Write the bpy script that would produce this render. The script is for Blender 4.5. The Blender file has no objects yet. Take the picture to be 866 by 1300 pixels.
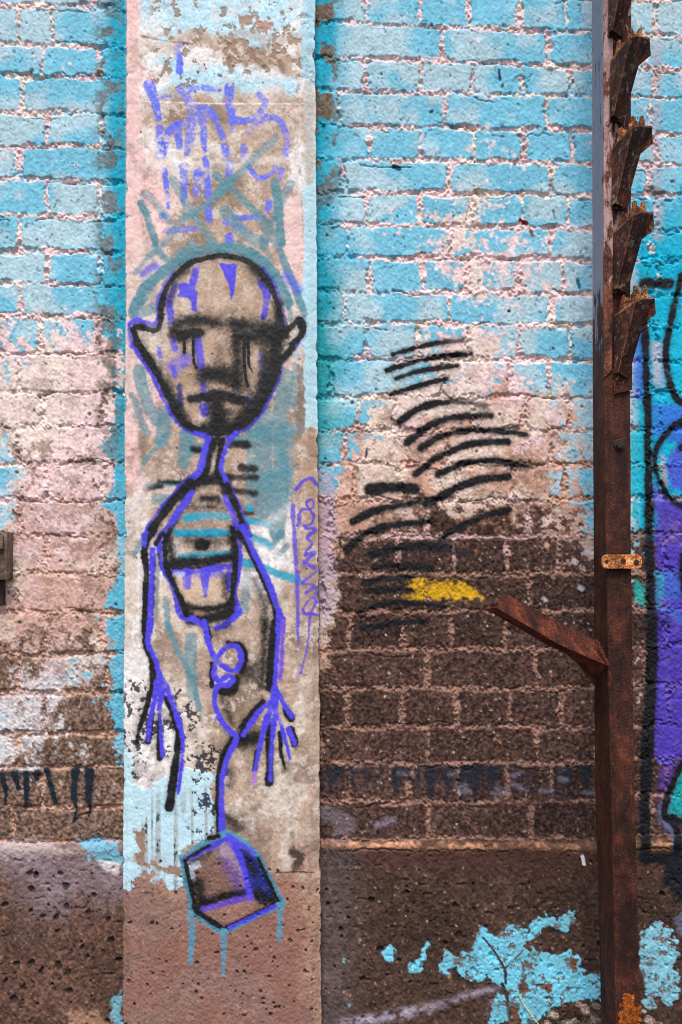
import bpy, bmesh, math, random
import numpy as np
from mathutils import Vector, Matrix

random.seed(7)
sc = bpy.context.scene
COL = sc.collection

# ------------------------------------------------------------------ survey of the place
# The wall was surveyed from one photograph: a point of the wall is named by its photo
# coordinates (u, v), D metres from the lens, and turned into metres here, once.
D, F, PITCH = 2.2, 1257.0, math.radians(3.0)
CZ = 0.0
def ray(u, v):
    x = (np.asarray(u, float) - 433.0) / F
    y = (650.0 - np.asarray(v, float)) / F
    return x, math.cos(PITCH) - y * math.sin(PITCH), y * math.cos(PITCH) + math.sin(PITCH)
_r = ray(433, 1322)
CZ = -float(_r[2]) * D / float(_r[1])          # ground level is z = 0 under the wall
def P(u, v, d=0.0):
    x, y, z = ray(u, v)
    t = (D - d) / y
    return Vector((float(x * t), -d, float(CZ + z * t)))
def lin(c):
    c = np.asarray(c, float) / 255.0
    return np.where(c <= 0.04045, c / 12.92, ((c + 0.055) / 1.055) ** 2.4)
def sst(a, b, x):
    t = np.clip((x - a) / (b - a), 0, 1)
    return t * t * (3 - 2 * t)

# ------------------------------------------------------------------ noise on separable grids
def _w(c, s, n):
    p = c / s
    i = np.floor(p).astype(int); f = p - i
    f = f * f * (3 - 2 * f)
    i = i - i.min()
    return i, f
class Grid:
    def __init__(g, u, v):
        g.u, g.v = u, v
        g.U, g.V = np.meshgrid(u, v)
        g.shape = g.U.shape
    def noise(g, su, sv=None, seed=0):
        sv = sv or su
        rs = np.random.RandomState(seed + 11)
        iu, fu = _w(g.u, su, 0); iv, fv = _w(g.v, sv, 0)
        L = rs.rand(iv.max() + 2, iu.max() + 2)
        R = L[iv] * (1 - fv)[:, None] + L[iv + 1] * fv[:, None]
        return R[:, iu] * (1 - fu) + R[:, iu + 1] * fu
    def grain(g, passes=1, seed=0):
        a = np.random.RandomState(seed + 5).rand(*g.shape)
        for _ in range(passes):
            a = a + .5 * (np.roll(a, 1, 0) + np.roll(a, -1, 0)) ; a = a + .5 * (np.roll(a, 1, 1) + np.roll(a, -1, 1))
        a = (a - a.mean()) / a.std()
        return 1 / (1 + np.exp(-1.7 * a))          # close to uniform on 0..1
    def fbm(g, s, o=4, seed=0, sv=None, gain=0.55):
        a, t, tot = 1.0, 0, 0
        for k in range(o):
            t = t + a * g.noise(s / 2 ** k, (sv or s) / 2 ** k, seed + 31 * k)
            tot += a; a *= gain
        t = t / tot
        return np.clip((t - 0.5) * (1.0 + 0.28 * o) + 0.5, 0, 1)
def sample(table, x, y):
    h, w = table.shape[:2]
    x = np.clip(x, 0, w - 1.001); y = np.clip(y, 0, h - 1.001)
    i = x.astype(int); j = y.astype(int); fx = x - i; fy = y - j
    if table.ndim == 3: fx = fx[..., None]; fy = fy[..., None]
    return (table[j, i] * (1 - fx) + table[j, i + 1] * fx) * (1 - fy) + (table[j + 1, i] * (1 - fx) + table[j + 1, i + 1] * fx) * fy

def spline(pts, n=9):
    p = np.asarray(pts, float)
    if len(p) == 1: return np.vstack([p, p + 0.01])
    if len(p) == 2: return p
    q = np.vstack([2 * p[0] - p[1], p, 2 * p[-1] - p[-2]])
    out = []
    for i in range(1, len(q) - 2):
        for k in range(n):
            t = k / n
            out.append(0.5 * ((2 * q[i]) + (q[i + 1] - q[i - 1]) * t + (2 * q[i - 1] - 5 * q[i] + 4 * q[i + 1] - q[i + 2]) * t * t
                              + (3 * q[i] - q[i - 1] - 3 * q[i + 1] + q[i + 2]) * t ** 3))
    out.append(p[-1])
    return np.array(out)

class Canvas:
    """colour, relief and owner of every point of a surface"""
    def __init__(c, g):
        c.g = g
        c.col = np.zeros(g.shape + (3,)); c.h = np.zeros(g.shape)
        c.own = np.zeros(g.shape, int)
        c.grain = .25 + .5 * (g.grain(1, 901) * 0.5 + g.grain(3, 902) * 0.5)
        c.grain2 = g.noise(5, 5, 903) * 0.5 + g.noise(13, 13, 904) * 0.5
        c.pits = np.zeros(g.shape)
        c.sl = g.fbm(16, 3, 905)
        c.gap = np.zeros(g.shape)
    def box(c, x0, y0, x1, y1):
        g = c.g; pd = getattr(g, 'pad', 0)
        a = np.searchsorted(g.u, x0 - pd); b = np.searchsorted(g.u, x1 + pd)
        d = np.searchsorted(g.v, y0); e = np.searchsorted(g.v, y1)
        return slice(d, e), slice(a, b)
    def lay(c, s, a, color, own, th=0.45, relief=0.0):
        a = a * (1 - 0.6 * c.pits[s])
        if sum(color) < 260: a = 1 - (1 - np.clip(a, 0, 1)) ** 2.3      # thin black mist hides far more than its area
        k = a[..., None]
        c.col[s] = c.col[s] * (1 - k) + lin(color) * k
        if relief: c.h[s] += relief * a
        if own is not None:
            o = c.own[s]; o[a > th] = own; c.own[s] = o
    def stroke(c, pts, w, color, own=None, a=1.0, soft=1.5, w1=None, chip=0.25, th=0.42, fade=0.0, brk=0):
        if own is not None: chip *= 0.6
        p = spline(pts)
        w1 = w if w1 is None else w1
        R = max(w, w1) / 2 + soft * 2 + 2
        lo = p.min(0) - R; hi = p.max(0) + R
        s = c.box(lo[0], lo[1], hi[0], hi[1])
        X = c.g.U[s]; Y = c.g.V[s]
        if X.size == 0: return
        best = np.full(X.shape, 1e9); T = np.zeros(X.shape)
        n = len(p) - 1
        for i in range(n):
            ax, ay = p[i]; bx, by = p[i + 1]
            dx, dy = bx - ax, by - ay
            L = dx * dx + dy * dy + 1e-9
            t = np.clip(((X - ax) * dx + (Y - ay) * dy) / L, 0, 1)
            tt = (i + t) / n
            d = np.hypot(X - ax - t * dx, Y - ay - t * dy) - (w + (w1 - w) * tt) / 2
            m = d < best
            best = np.where(m, d, best); T = np.where(m, tt, T)
        e = (c.grain[s] - 0.5) * (1.6 + soft * 0.9) + (c.grain2[s] - 0.5) * 1.6
        wv_ = c.sl[s]; e = e + c.gap[s] * 1.3
        al = a * sst(soft, -soft, best + e + (wv_ - .5) * min(1.2, .2 * max(w, w1))) * (1 - .22 * sst(.6, .9, wv_))
        if sum(color) < 120 and own is not None and a > .9:
            al = np.maximum(al, .16 * sst(5.5, 0, best + (c.grain[s] - .5) * 5))
        al = al * (1 - chip * sst(0.62, 0.95, c.grain[s] * 0.6 + c.grain2[s] * 0.4 + 0.1))
        if brk: al = al * sst(.38, .62, c.grain2[s] * .5 + c.grain[s] * .3 + c.sl[s] * .2)
        if fade: al = al * (1 - fade * sst(0.45, 1.0, T))
        c.lay(s, al, color, own, th)
    def poly(c, pts, color, own=None, a=1.0, soft=1.5, rough=3.0, th=0.45, relief=0.0, chip=0.2, claim=False):
        p = np.asarray(pts, float)
        R = soft * 2 + rough * 2 + 2
        lo = p.min(0) - R; hi = p.max(0) + R
        s = c.box(lo[0], lo[1], hi[0], hi[1])
        X = c.g.U[s]; Y = c.g.V[s]
        if X.size == 0: return
        X = X + (c.grain2[s] - 0.5) * rough * 3 + (c.grain[s] - 0.5) * rough * 1.6
        Y = Y + (np.roll(c.grain2[s], 37, 1) - 0.5) * rough * 3 + (np.roll(c.grain[s], 9, 0) - 0.5) * rough
        ins = np.zeros(X.shape, bool); best = np.full(X.shape, 1e9)
        n = len(p)
        for i in range(n):
            ax, ay = p[i]; bx, by = p[(i + 1) % n]
            dx, dy = bx - ax, by - ay
            if dy != 0:
                cr = ((ay > Y) != (by > Y)) & (X < dx * (Y - ay) / dy + ax)
                ins ^= cr
            t = np.clip(((X - ax) * dx + (Y - ay) * dy) / (dx * dx + dy * dy + 1e-9), 0, 1)
            best = np.minimum(best, np.hypot(X - ax - t * dx, Y - ay - t * dy))
        d = np.where(ins, -best, best)
        if claim:
            o = c.own[s]; o[ins] = own; c.own[s] = o; return
        al = a * sst(soft, -soft, d)
        al = al * (1 - chip * sst(0.6, 0.9, c.grain[s] * 0.6 + c.grain2[s] * 0.4 + 0.1))
        c.lay(s, al, color, own, th, relief)

def splats(c, n, region, rmin, rmax, color, depth, seed, a=0.8):
    rs = np.random.RandomState(seed)
    g = c.g
    for k in range(n):
        x = rs.uniform(region[0], region[2]); y = rs.uniform(region[1], region[3])
        r = rmin + (rmax - rmin) * rs.rand() ** 2.5
        s = c.box(x - 2 * r, y - 2 * r, x + 2 * r, y + 2 * r)
        X = g.U[s]; Y = g.V[s]
        if X.size == 0: continue
        th = rs.rand() * 3.1; el = rs.uniform(1, 1.7)
        dx = (X - x) * math.cos(th) + (Y - y) * math.sin(th); dy = ((Y - y) * math.cos(th) - (X - x) * math.sin(th)) * el
        d = np.hypot(dx, dy) / r + (c.grain[s] - 0.5) * 0.9
        m = sst(1.1, 0.6, d)
        c.h[s] -= depth * min(1, r / 3.0) * m
        k_ = (m * a)[..., None]
        c.col[s] = c.col[s] * (1 - k_) + lin(color) * k_

# ------------------------------------------------------------------ materials
def surf_mat(name, bump=0.25, scale=900.0, rough=0.85, sheen=0.25):
    m = bpy.data.materials.new(name); m.use_nodes = True
    nt = m.node_tree; N = nt.nodes; L = nt.links
    b = N['Principled BSDF']
    at = N.new('ShaderNodeAttribute'); at.attribute_name = 'paint'
    tc = N.new('ShaderNodeTexCoord')
    nz = N.new('ShaderNodeTexNoise'); nz.inputs['Scale'].default_value = scale; nz.inputs['Detail'].default_value = 3
    n2 = N.new('ShaderNodeTexNoise'); n2.inputs['Scale'].default_value = scale * 0.35; n2.inputs['Detail'].default_value = 2
    L.new(tc.outputs['Object'], nz.inputs['Vector']); L.new(tc.outputs['Object'], n2.inputs['Vector'])
    mr = N.new('ShaderNodeMapRange'); mr.inputs['From Min'].default_value = 0.3; mr.inputs['From Max'].default_value = 0.7
    mr.inputs['To Min'].default_value = 0.86; mr.inputs['To Max'].default_value = 1.14
    L.new(nz.outputs['Fac'], mr.inputs['Value'])
    mx = N.new('ShaderNodeVectorMath'); mx.operation = 'SCALE'
    L.new(at.outputs['Color'], mx.inputs[0]); L.new(mr.outputs['Result'], mx.inputs['Scale'])
    L.new(mx.outputs['Vector'], b.inputs['Base Color'])
    b.inputs['Roughness'].default_value = rough
    b.inputs['Specular IOR Level'].default_value = sheen
    ad = N.new('ShaderNodeMath'); ad.operation = 'ADD'
    L.new(nz.outputs['Fac'], ad.inputs[0]); L.new(n2.outputs['Fac'], ad.inputs[1])
    bp = N.new('ShaderNodeBump'); bp.inputs['Strength'].default_value = bump; bp.inputs['Distance'].default_value = 0.002
    L.new(ad.outputs[0], bp.inputs['Height']); L.new(bp.outputs['Normal'], b.inputs['Normal'])
    return m

def rust_mat(name, base=(58, 30, 22), mid=(98, 50, 32), hot=(165, 82, 36), paint=None, z0=0, z1=1, hotamt=0.5, scale=1.0, pcol2=(150, 120, 118), pmax=1.0, streak=True):
    m = bpy.data.materials.new(name); m.use_nodes = True
    nt = m.node_tree; N = nt.nodes; L = nt.links
    b = N['Principled BSDF']; tc = N.new('ShaderNodeNewGeometry')
    def noise(s, det=5, dist=0.0, vec=None, rough=0.65):
        n = N.new('ShaderNodeTexNoise'); n.inputs['Scale'].default_value = s * scale; n.inputs['Detail'].default_value = det
        n.inputs['Roughness'].default_value = rough; n.inputs['Distortion'].default_value = dist
        L.new(vec or tc.outputs['Position'], n.inputs['Vector']); return n.outputs['Fac']
    def ramp(src, stops):
        r = N.new('ShaderNodeValToRGB'); L.new(src, r.inputs['Fac'])
        el = r.color_ramp.elements
        while len(el) > 1: el.remove(el[-1])
        el[0].position = stops[0][0]; el[0].color = (*lin(stops[0][1]), 1)
        for p_, c_ in stops[1:]:
            e = el.new(p_); e.color = (*lin(c_), 1)
        return r.outputs['Color']
    def mixc(f, a, c):
        x = N.new('ShaderNodeMix'); x.data_type = 'RGBA'
        L.new(f, x.inputs['Factor']); L.new(a, x.inputs[6]); L.new(c, x.inputs[7]); return x.outputs[2]
    n1 = noise(45, 8); 
    c1 = ramp(n1, [(0.42, base), (0.5, mid), (0.56 - 0.04 * hotamt, mid), (0.62 - 0.05 * hotamt, hot)])
    n3 = noise(260, 5, rough=.8)
    c2 = ramp(n3, [(0.42, (12, 6, 6)), (0.49, base), (0.54, mid), (0.61, hot)])
    v = N.new('ShaderNodeValue'); v.outputs[0].default_value = 0.6
    col = mixc(v.outputs[0], c1, c2)
    mp = N.new('ShaderNodeMapping'); mp.inputs['Scale'].default_value = (1, 1, 0.08)
    L.new(tc.outputs['Position'], mp.inputs['Vector'])
    ns = noise(130, 4, vec=mp.outputs['Vector'])
    st = ramp(ns, [(0.46, (0, 0, 0)), (0.6, (150, 150, 150))])
    hotn = N.new('ShaderNodeRGB'); hotn.outputs[0].default_value = (*lin((88, 42, 24)), 1)
    col = mixc(st, col, hotn.outputs[0]) if streak else col
    mp3 = N.new('ShaderNodeMapping'); mp3.inputs['Scale'].default_value = (1, 1, .35)
    L.new(tc.outputs['Position'], mp3.inputs['Vector'])
    nb = noise(22, 5, vec=mp3.outputs['Vector'], dist=.6)
    mb = N.new('ShaderNodeMapRange'); mb.inputs['From Min'].default_value = .38; mb.inputs['From Max'].default_value = .62
    mb.inputs['To Min'].default_value = .42; mb.inputs['To Max'].default_value = 1.65; L.new(nb, mb.inputs['Value'])
    sv = N.new('ShaderNodeVectorMath'); sv.operation = 'SCALE'; L.new(col, sv.inputs[0]); L.new(mb.outputs['Result'], sv.inputs['Scale'])
    col = sv.outputs['Vector']
    hsrc = n3
    if paint is not None:
        sx = N.new('ShaderNodeSeparateXYZ'); L.new(tc.outputs['Position'], sx.inputs[0])
        mr = N.new('ShaderNodeMapRange'); mr.inputs['From Min'].default_value = z0; mr.inputs['From Max'].default_value = z1; mr.inputs['To Max'].default_value = pmax
        L.new(sx.outputs['Z'], mr.inputs['Value'])
        mp2 = N.new('ShaderNodeMapping'); mp2.inputs['Scale'].default_value = (1, 1, 0.3 if streak else 1)
        L.new(tc.outputs['Position'], mp2.inputs['Vector'])
        nf = noise(60, 8, vec=mp2.outputs['Vector'], dist=0.5)
        ad = N.new('ShaderNodeMath'); ad.operation = 'ADD'; L.new(mr.outputs['Result'], ad.inputs[0]); L.new(nf, ad.inputs[1])
        fm = ramp(ad.outputs[0], [(0.0, (0, 0, 0))])
        gt = N.new('ShaderNodeMapRange'); gt.inputs['From Min'].default_value = 1.0; gt.inputs['From Max'].default_value = 1.05
        L.new(ad.outputs[0], gt.inputs['Value'])
        pc = ramp(noise(25, 3), [(0.35, paint), (0.65, pcol2)])
        col = mixc(gt.outputs['Result'], col, pc)
    L.new(col, b.inputs['Base Color'])
    b.inputs['Roughness'].default_value = 0.78; b.inputs['Specular IOR Level'].default_value = 0.3
    bp = N.new('ShaderNodeBump'); bp.inputs['Strength'].default_value = 0.7; bp.inputs['Distance'].default_value = 0.002
    L.new(hsrc, bp.inputs['Height'])
    bp2 = N.new('ShaderNodeBump'); bp2.inputs['Strength'].default_value = 0.6; bp2.inputs['Distance'].default_value = 0.006
    L.new(n1, bp2.inputs['Height']); L.new(bp.outputs['Normal'], bp2.inputs['Normal'])
    L.new(bp2.outputs['Normal'], b.inputs['Normal'])
    return m

# ------------------------------------------------------------------ object helpers
def empty(name, loc):
    o = bpy.data.objects.new(name, None); COL.objects.link(o); o.location = loc; o.empty_display_size = 0.05
    return o
def tag(o, label=None, cat=None, group=None, kind=None):
    if label: o['label'] = label
    if cat: o['category'] = cat
    if group: o['group'] = group
    if kind: o['kind'] = kind
    return o
def link(name, me, mat, parent=None):
    o = bpy.data.objects.new(name, me); COL.objects.link(o)
    if mat: me.materials.append(mat)
    if parent:
        bpy.context.view_layer.update()
        o.parent = parent
        o.matrix_parent_inverse = Matrix.Translation(parent.location).inverted()
    return o

def sheet(name, c, ids, mat, parent, X, Z, Y):
    """one mesh out of the faces of the surveyed surface that belong to ids"""
    own = c.own[:-1, :-1]
    f = np.isin(own, ids)
    if not f.any(): return None
    j, i = np.nonzero(f)
    W = c.g.shape[1]
    q = np.stack([j * W + i, (j + 1) * W + i, (j + 1) * W + i + 1, j * W + i + 1], 1)
    uq, inv = np.unique(q, return_inverse=True)
    inv = inv.reshape(-1, 4)
    co = np.stack([X.ravel()[uq], Y.ravel()[uq], Z.ravel()[uq]], 1).astype(np.float32)
    me = bpy.data.meshes.new(name)
    me.vertices.add(len(uq)); me.vertices.foreach_set('co', co.ravel())
    nf = len(inv)
    me.loops.add(nf * 4); me.loops.foreach_set('vertex_index', inv.ravel().astype(np.int32))
    me.polygons.add(nf); me.polygons.foreach_set('loop_start', (np.arange(nf) * 4).astype(np.int32))
    me.polygons.foreach_set('loop_total', np.full(nf, 4, np.int32))
    me.update(calc_edges=True)
    me.polygons.foreach_set('use_smooth', np.ones(nf, bool))
    at = me.attributes.new('paint', 'FLOAT_COLOR', 'POINT')
    cc = np.ones((len(uq), 4), np.float32); cc[:, :3] = c.col.reshape(-1, 3)[uq]
    at.data.foreach_set('color', np.clip(cc, 0.004, 0.9).ravel())
    me.normals_split_custom_set_from_vertices(c.nrm.reshape(-1, 3)[uq])
    return link(name, me, mat, parent)

def set_normals(c, X, Y, Z):
    Pp = np.stack([X, Y, Z], -1)
    du = np.gradient(Pp, axis=1); dv = np.gradient(Pp, axis=0)
    n = np.cross(dv, du); n /= np.linalg.norm(n, axis=-1, keepdims=True) + 1e-12
    n[n[..., 1] > 0] *= -1
    c.nrm = n

def seg(*a):
    out = []
    for s in a: out.append(np.arange(*s))
    return np.concatenate(out)

# ================================================================== THE BRICK WALL
gu = seg((-2000, -400, 14), (-400, -8, 3.5), (-8, 158, 1.15), (158, 396, 6), (396, 874, 1.15), (874, 1270, 3.5), (1270, 2880, 14))
gv = seg((-1500, -200, 10), (-200, -6, 3.5), (-6, 1306, 1.15), (1306, 1345, 4))
g = Grid(gu, gv); c = Canvas(g)
U, V = g.U, g.V

LEFT = [9, 57, 98, 143, 186, 229, 275, 319.5, 361, 403, 449, 498, 541, 589, 635, 681, 726, 777, 831, 880, 931, 973, 1025, 1070]
MID = [30, 75, 116, 160, 203, 245, 285, 327, 371, 411, 456, 504, 546, 589, 636, 680, 729, 777, 825, 873, 923, 969, 1018, 1066]
RGT = [44, 85, 124, 167, 208, 248, 291, 330, 373, 413, 458, 505, 547, 590, 635, 681, 728, 775, 824, 873, 923, 968, 1016, 1064]
FAR = [48, 88, 126, 170, 211, 250, 293, 331, 375, 415, 459, 497, 545, 589, 633, 679, 726, 772, 819, 867, 919, 962, 1008, 1060]
lines = [list(x) for x in (LEFT, MID, RGT, FAR)]
for l in lines:
    for _ in range(35): l.insert(0, l[0] - 44.5)
NEX = 35                                    # courses above the first surveyed joint
joints = {
 0: [121, 464, 533, 595, 660, 718, 832], 1: [24, 66, 562, 695, 820], 2: [55, 127, 464, 533, 600, 664, 726, 832], 3: [29, 430, 564, 693, 824],
 4: [60, 130, 469, 533, 602, 665, 726, 833], 5: [26, 435, 568, 699, 822], 6: [60, 127, 464, 533, 597, 663, 720, 834], 7: [26, 441, 570, 699, 826],
 8: [60, 130, 469, 537, 593, 658, 716, 836], 9: [26, 437, 570, 699, 826], 10: [52, 125, 466, 531, 595, 658, 724, 834], 11: [25, 421, 560, 649, 697, 824],
 12: [55, 130, 454, 500, 600, 666, 724, 838], 13: [22, 437, 568, 700, 826], 14: [61, 130, 450, 508, 579, 653, 716, 836], 15: [25, 421, 543, 670, 826],
 16: [60, 130, 420, 504, 575, 641, 707, 843], 17: [20, 410, 541, 671, 820], 18: [57, 130, 445, 512, 574, 641, 700, 842], 19: [24, 136, 543, 680, 818],
 20: [57, 441, 510, 579, 647, 712, 850], 21: [24, 408, 543, 680, 822], 22: [55, 444, 520, 583, 643, 700, 845], 23: [16, 543, 676, 826]}
wu = (g.fbm(30, 3, 5) - 0.5) * 3.6 + (g.noise(4, 4, 6) - 0.5) * 3.6
wv = (g.fbm(46, 3, 8) - 0.5) * 3.6 + (g.noise(4.5, 4, 9) - 0.5) * 2.8
Uw = U + wu; Vw = V + wv
knots = np.array([80, 430, 750, 845.0])
sgn = np.full(g.shape, 1e9)
course = np.full(g.shape, -1.0); dline = np.full(g.shape, 1e9)
L4 = np.array(lines)
rowpos = np.zeros(g.shape)
prev = np.full(g.shape, -1600.0)
for k in range(L4.shape[1]):
    yl = np.interp(Uw.ravel(), knots, L4[:, k]).reshape(g.shape)
    inside = (Vw >= prev) & (Vw < yl)
    rowpos = np.where(inside, k - NEX + (Vw - prev) / np.maximum(yl - prev, 1), rowpos)
    course = np.where(Vw >= yl, k + 1, course)
    sgn = np.where(np.abs(Vw - yl) < dline, Vw - yl, sgn); dline = np.minimum(dline, np.abs(Vw - yl)); prev = yl
course = np.where(course < 0, 0, course) - NEX           # 0..23 are the surveyed ones, 24 is the plinth
plinth = course >= 24
dhead = np.full(g.shape, 1e9); brick_id = np.zeros(g.shape)
for ci in range(-NEX, 24):
    m = course == ci
    if not m.any(): continue
    js = list(joints.get(ci, []))
    odd = ci % 2
    if ci not in joints: js = [26, 435, 568, 699, 826] if odd else [60, 127, 464, 533, 597, 663, 720, 834]
    st = 133 if odd else 66.5
    x = js[0]
    while x > -1990: x -= st; js.insert(0, x)
    x = js[-1]
    while x < 2870: x += st; js.append(x)
    js = np.array(js); uu = Uw[m]
    k = np.searchsorted(js, uu)
    k = np.clip(k, 1, len(js) - 1)
    dhead[m] = np.minimum(np.abs(uu - js[k - 1]), np.abs(js[k] - uu))
    brick_id[m] = ci * 131 + k
rnd = np.random.RandomState(3).rand(9000, 4)
bid = (brick_id.astype(int) % 9000)
tint = rnd[bid]
hw = 3.0 + (g.fbm(18, 2, 21) - 0.5) * 5.0
k_ = 4.0
q1, q2 = dline - hw, dhead - hw
dd = np.minimum(q1, q2) - np.maximum(k_ - np.abs(q1 - q2), 0) ** 2 / (4 * k_)
m = sst(-1.2, 1.6, dd)                                     # 1 on the brick, 0 in the joint
m = np.where(plinth, 1, m)

# ---- coverage of the old paint, course by course (left | between pillar and post | beyond the post)
CU = [0, 35, 70, 105, 135, 155, 408, 430, 460, 500, 550, 600, 650, 700, 750, 815, 835, 866]
Cc = """778899 998888898 788
888999 998888888 788
887789 988888888 788
888999 988888899 788
778889 988886777 788
777778 998888788 788
888899 987753788 788
888999 988765568 788
888899 999863567 888
788779 999887778 899
554468 998742689 999
421145 998754678 999
210026 987110028 999
620028 765110147 999
752006 531000046 988
611017 320000035 865
510008 200000001 411
010038 100000000 310
010136 000000000 000
014438 000000000 000
320148 000000000 000
520225 000000000 000
100002 000000000 000
000112 000000000 000""".replace(" ", "").split("\n")
Pp_ = """999999 999999999 999
999999 999999999 999
999999 999999999 999
999999 999999999 999
999999 999999999 999
999999 999999999 999
999999 999999999 999
999999 999999999 999
999999 999999999 999
999999 999999999 999
999999 999999999 999
999999 999999999 999
999999 998888777 988
999989 888788776 877
999867 775868678 776
998846 876621255 655
998864 832222234 333
988756 732111222 322
845455 622000001 321
146555 521000000 310
566322 300000000 211
754322 200000000 211
322322 211000000 222
200112 211000000 111""".replace(" ", "").split("\n")
def tab(rows):
    out = []
    for r in rows:
        r = [int(x) / 9 for x in r]
        out.append(r[:6] + r[6:15] + r[15:18])
    return np.array(out)
Ct, Pt = tab(Cc), tab(Pp_)
xs = np.interp(U + (g.fbm(40, 3, 41) - .5) * 26, CU, np.arange(len(CU)))
ys = rowpos - 0.5 + (g.fbm(34, 3, 42) - .5) * 0.7
Cf = sample(Ct, xs, ys); Pf = sample(Pt, xs, ys)
nA = g.fbm(22, 5, 50, gain=0.7); nB = g.fbm(9, 3, 51, gain=0.75); nC = g.grain(2, 52); nD = g.grain(1, 53)
teal = np.maximum(sst(62, 0, U - 396) * (U > 380), sst(40, 4, 158 - U) * (U < 160)) * (0.35 + 0.65 * sst(620, 500, V))
teal = np.clip(teal * 1.2 + (g.fbm(30, 2, 55) - .5) * 0.5 * (teal > 0.02), 0, 1)
mural = (U > 800) & (U < 2880)
edge_l = sst(146, 151, U) * (U < 170) * sst(480, 520, V) * sst(945, 900, V)

# bare brick and mortar
spk = nC * 0.6 + nD * 0.4
low = sst(560, 760, V) * (U > 300) + sst(700, 860, V) * (U <= 300)
bare_d = lin((82, 61, 54)) * (0.72 + 0.5 * tint[..., 0:1]) 
bare_t = lin((176, 138, 114)) * (0.85 + 0.3 * tint[..., 0:1])
bare_l = lin((128, 106, 92)) * (0.8 + 0.35 * tint[..., 0:1])
lw = sst(600, 680, V + (nA - .5) * 90)[..., None]
bare = np.where((U > 300)[..., None], bare_t * (1 - lw) + bare_d * lw, bare_l)
bare = bare * (0.18 + 1.6 * spk[..., None] ** 1.3) * lin((255, 246, 244)) / lin((255, 255, 255))
sp_w = .75 * sst(0.91, 0.975, nC * 0.6 + nD * 0.4)[..., None]
bare = bare * (1 - sp_w) + lin((205, 190, 172)) * sp_w
sp_o = sst(0.91, 0.97, g.grain(3, 60) * 0.7 + nD * 0.3)[..., None] * 0.8
bare = bare * (1 - sp_o) + lin((150, 92, 62)) * sp_o
mo_u = lin((214, 180, 180)); mo_l = lin((152, 116, 102)); mo_ll = lin((196, 156, 134))
lw2 = sst(640, 740, V)[..., None]
mort = np.where((U > 300)[..., None], mo_u * (1 - lw2) + mo_l * lw2, mo_u * (1 - lw2) + mo_ll * lw2)
mort = mort * (0.40 + 1.1 * (nB * 0.4 + spk * 0.6)[..., None])
gr = sst(0.52, 0.70, nB * 0.6 + nA * 0.4)[..., None] * (0.8 - .35 * lw2)
mort = mort * (1 - gr) + lin((108, 84, 68)) * gr
base = mort * (1 - m[..., None]) + bare * m[..., None]
# pink / cream coat
pk = lin((238, 208, 208)); tan = lin((208, 164, 144)); wh = lin((225, 226, 232)); crm = lin((235, 218, 204))
tf = (sst(480, 600, V + (nA - .5) * 130) * (U > 300) + .75 * sst(600, 740, V + (nA - .5) * 130) * (U <= 300))[..., None]
pc = pk * (1 - tf) + tan * tf
cf = (sst(0.45, 0.75, g.fbm(60, 3, 63)) * 0.7)[..., None]
pc = pc * (1 - cf) + crm * cf
wf = (sst(800, 880, V) * (U < 300) * 0.8)[..., None]
pc = pc * (1 - wf) + wh * wf
pc = pc * (0.62 + 0.62 * (spk * .7 + nB * .3)[..., None]) * (0.95 + 0.08 * tint[..., 1:2])
drt = sst(.50, .78, g.fbm(19, 5, 68, gain=.8)) * (.25 + .75 * sst(420, 620, V)) * .62
drt = (drt * (.6 + .8 * tint[..., 1]))[..., None]
pc = pc * (1 - drt) + lin((132, 104, 88)) * (.6 + .7 * spk[..., None]) * drt
thr = nB * 0.45 + nA * 0.35 + nC * 0.2
pcov = sst(-0.10, 0.08, (Pf * 1.35 - 0.17) - thr) * np.where(V > 640, 0.9 - 0.55 * (1 - m) * low, 1)
base = base * (1 - pcov[..., None]) + pc * pcov[..., None]
# blue coat
cy1 = lin((176, 208, 220)); cy2 = lin((120, 194, 220)); te = lin((36, 166, 196)); te2 = lin((36, 156, 166))
cyn = cy1 + (cy2 - cy1) * sst(0.3, 0.7, g.fbm(50, 3, 66))[..., None]
tcol = te + (te2 - te) * sst(250, 480, V)[..., None]
if True:
    tcol = np.where((U < 300)[..., None], te, tcol)
mt = (sst(800, 815, U) * sst(130, 330, V))[..., None]
cyn = cyn * (1 - teal[..., None]) + tcol * teal[..., None]
cyn = cyn * (1 - mt) + lin((10, 178, 212)) * mt
cyn = cyn * (0.74 + 0.42 * (spk * .75 + nB * .25)[..., None]) * (0.95 + 0.1 * tint[..., 2:3])
cfm = Cf * 1.30 - 0.21 - (1 - m) * (0.62 - 0.62 * teal) * (1 - 0.6 * (U > 812) * (V > 250)) + edge_l * (.25 + .95 * sst(.35, .6, g.fbm(28, 4, 57)))
ccov = sst(-0.09, 0.09, cfm - thr) * sst(0.03, 0.10, cfm)
base = base * (1 - ccov[..., None]) + cyn * ccov[..., None]
# worn patches beside the pillar on the right, dark mottled patches in the left corner
wp = sst(0.55, 0.68, g.fbm(16, 4, 71)) * sst(34, 8, np.abs(U - 408)) * (U > 380) * sst(330, 200, V)
wp += sst(0.5, 0.66, g.fbm(14, 4, 72)) * sst(26, 6, np.abs(U - 138)) * (U < 170) * sst(700, 500, V) * sst(-50, 50, V) * 0.75
wp = np.clip(wp, 0, 1)[..., None]
base = base * (1 - wp) + lin((112, 96, 82)) * (0.5 + spk[..., None]) * wp
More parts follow.
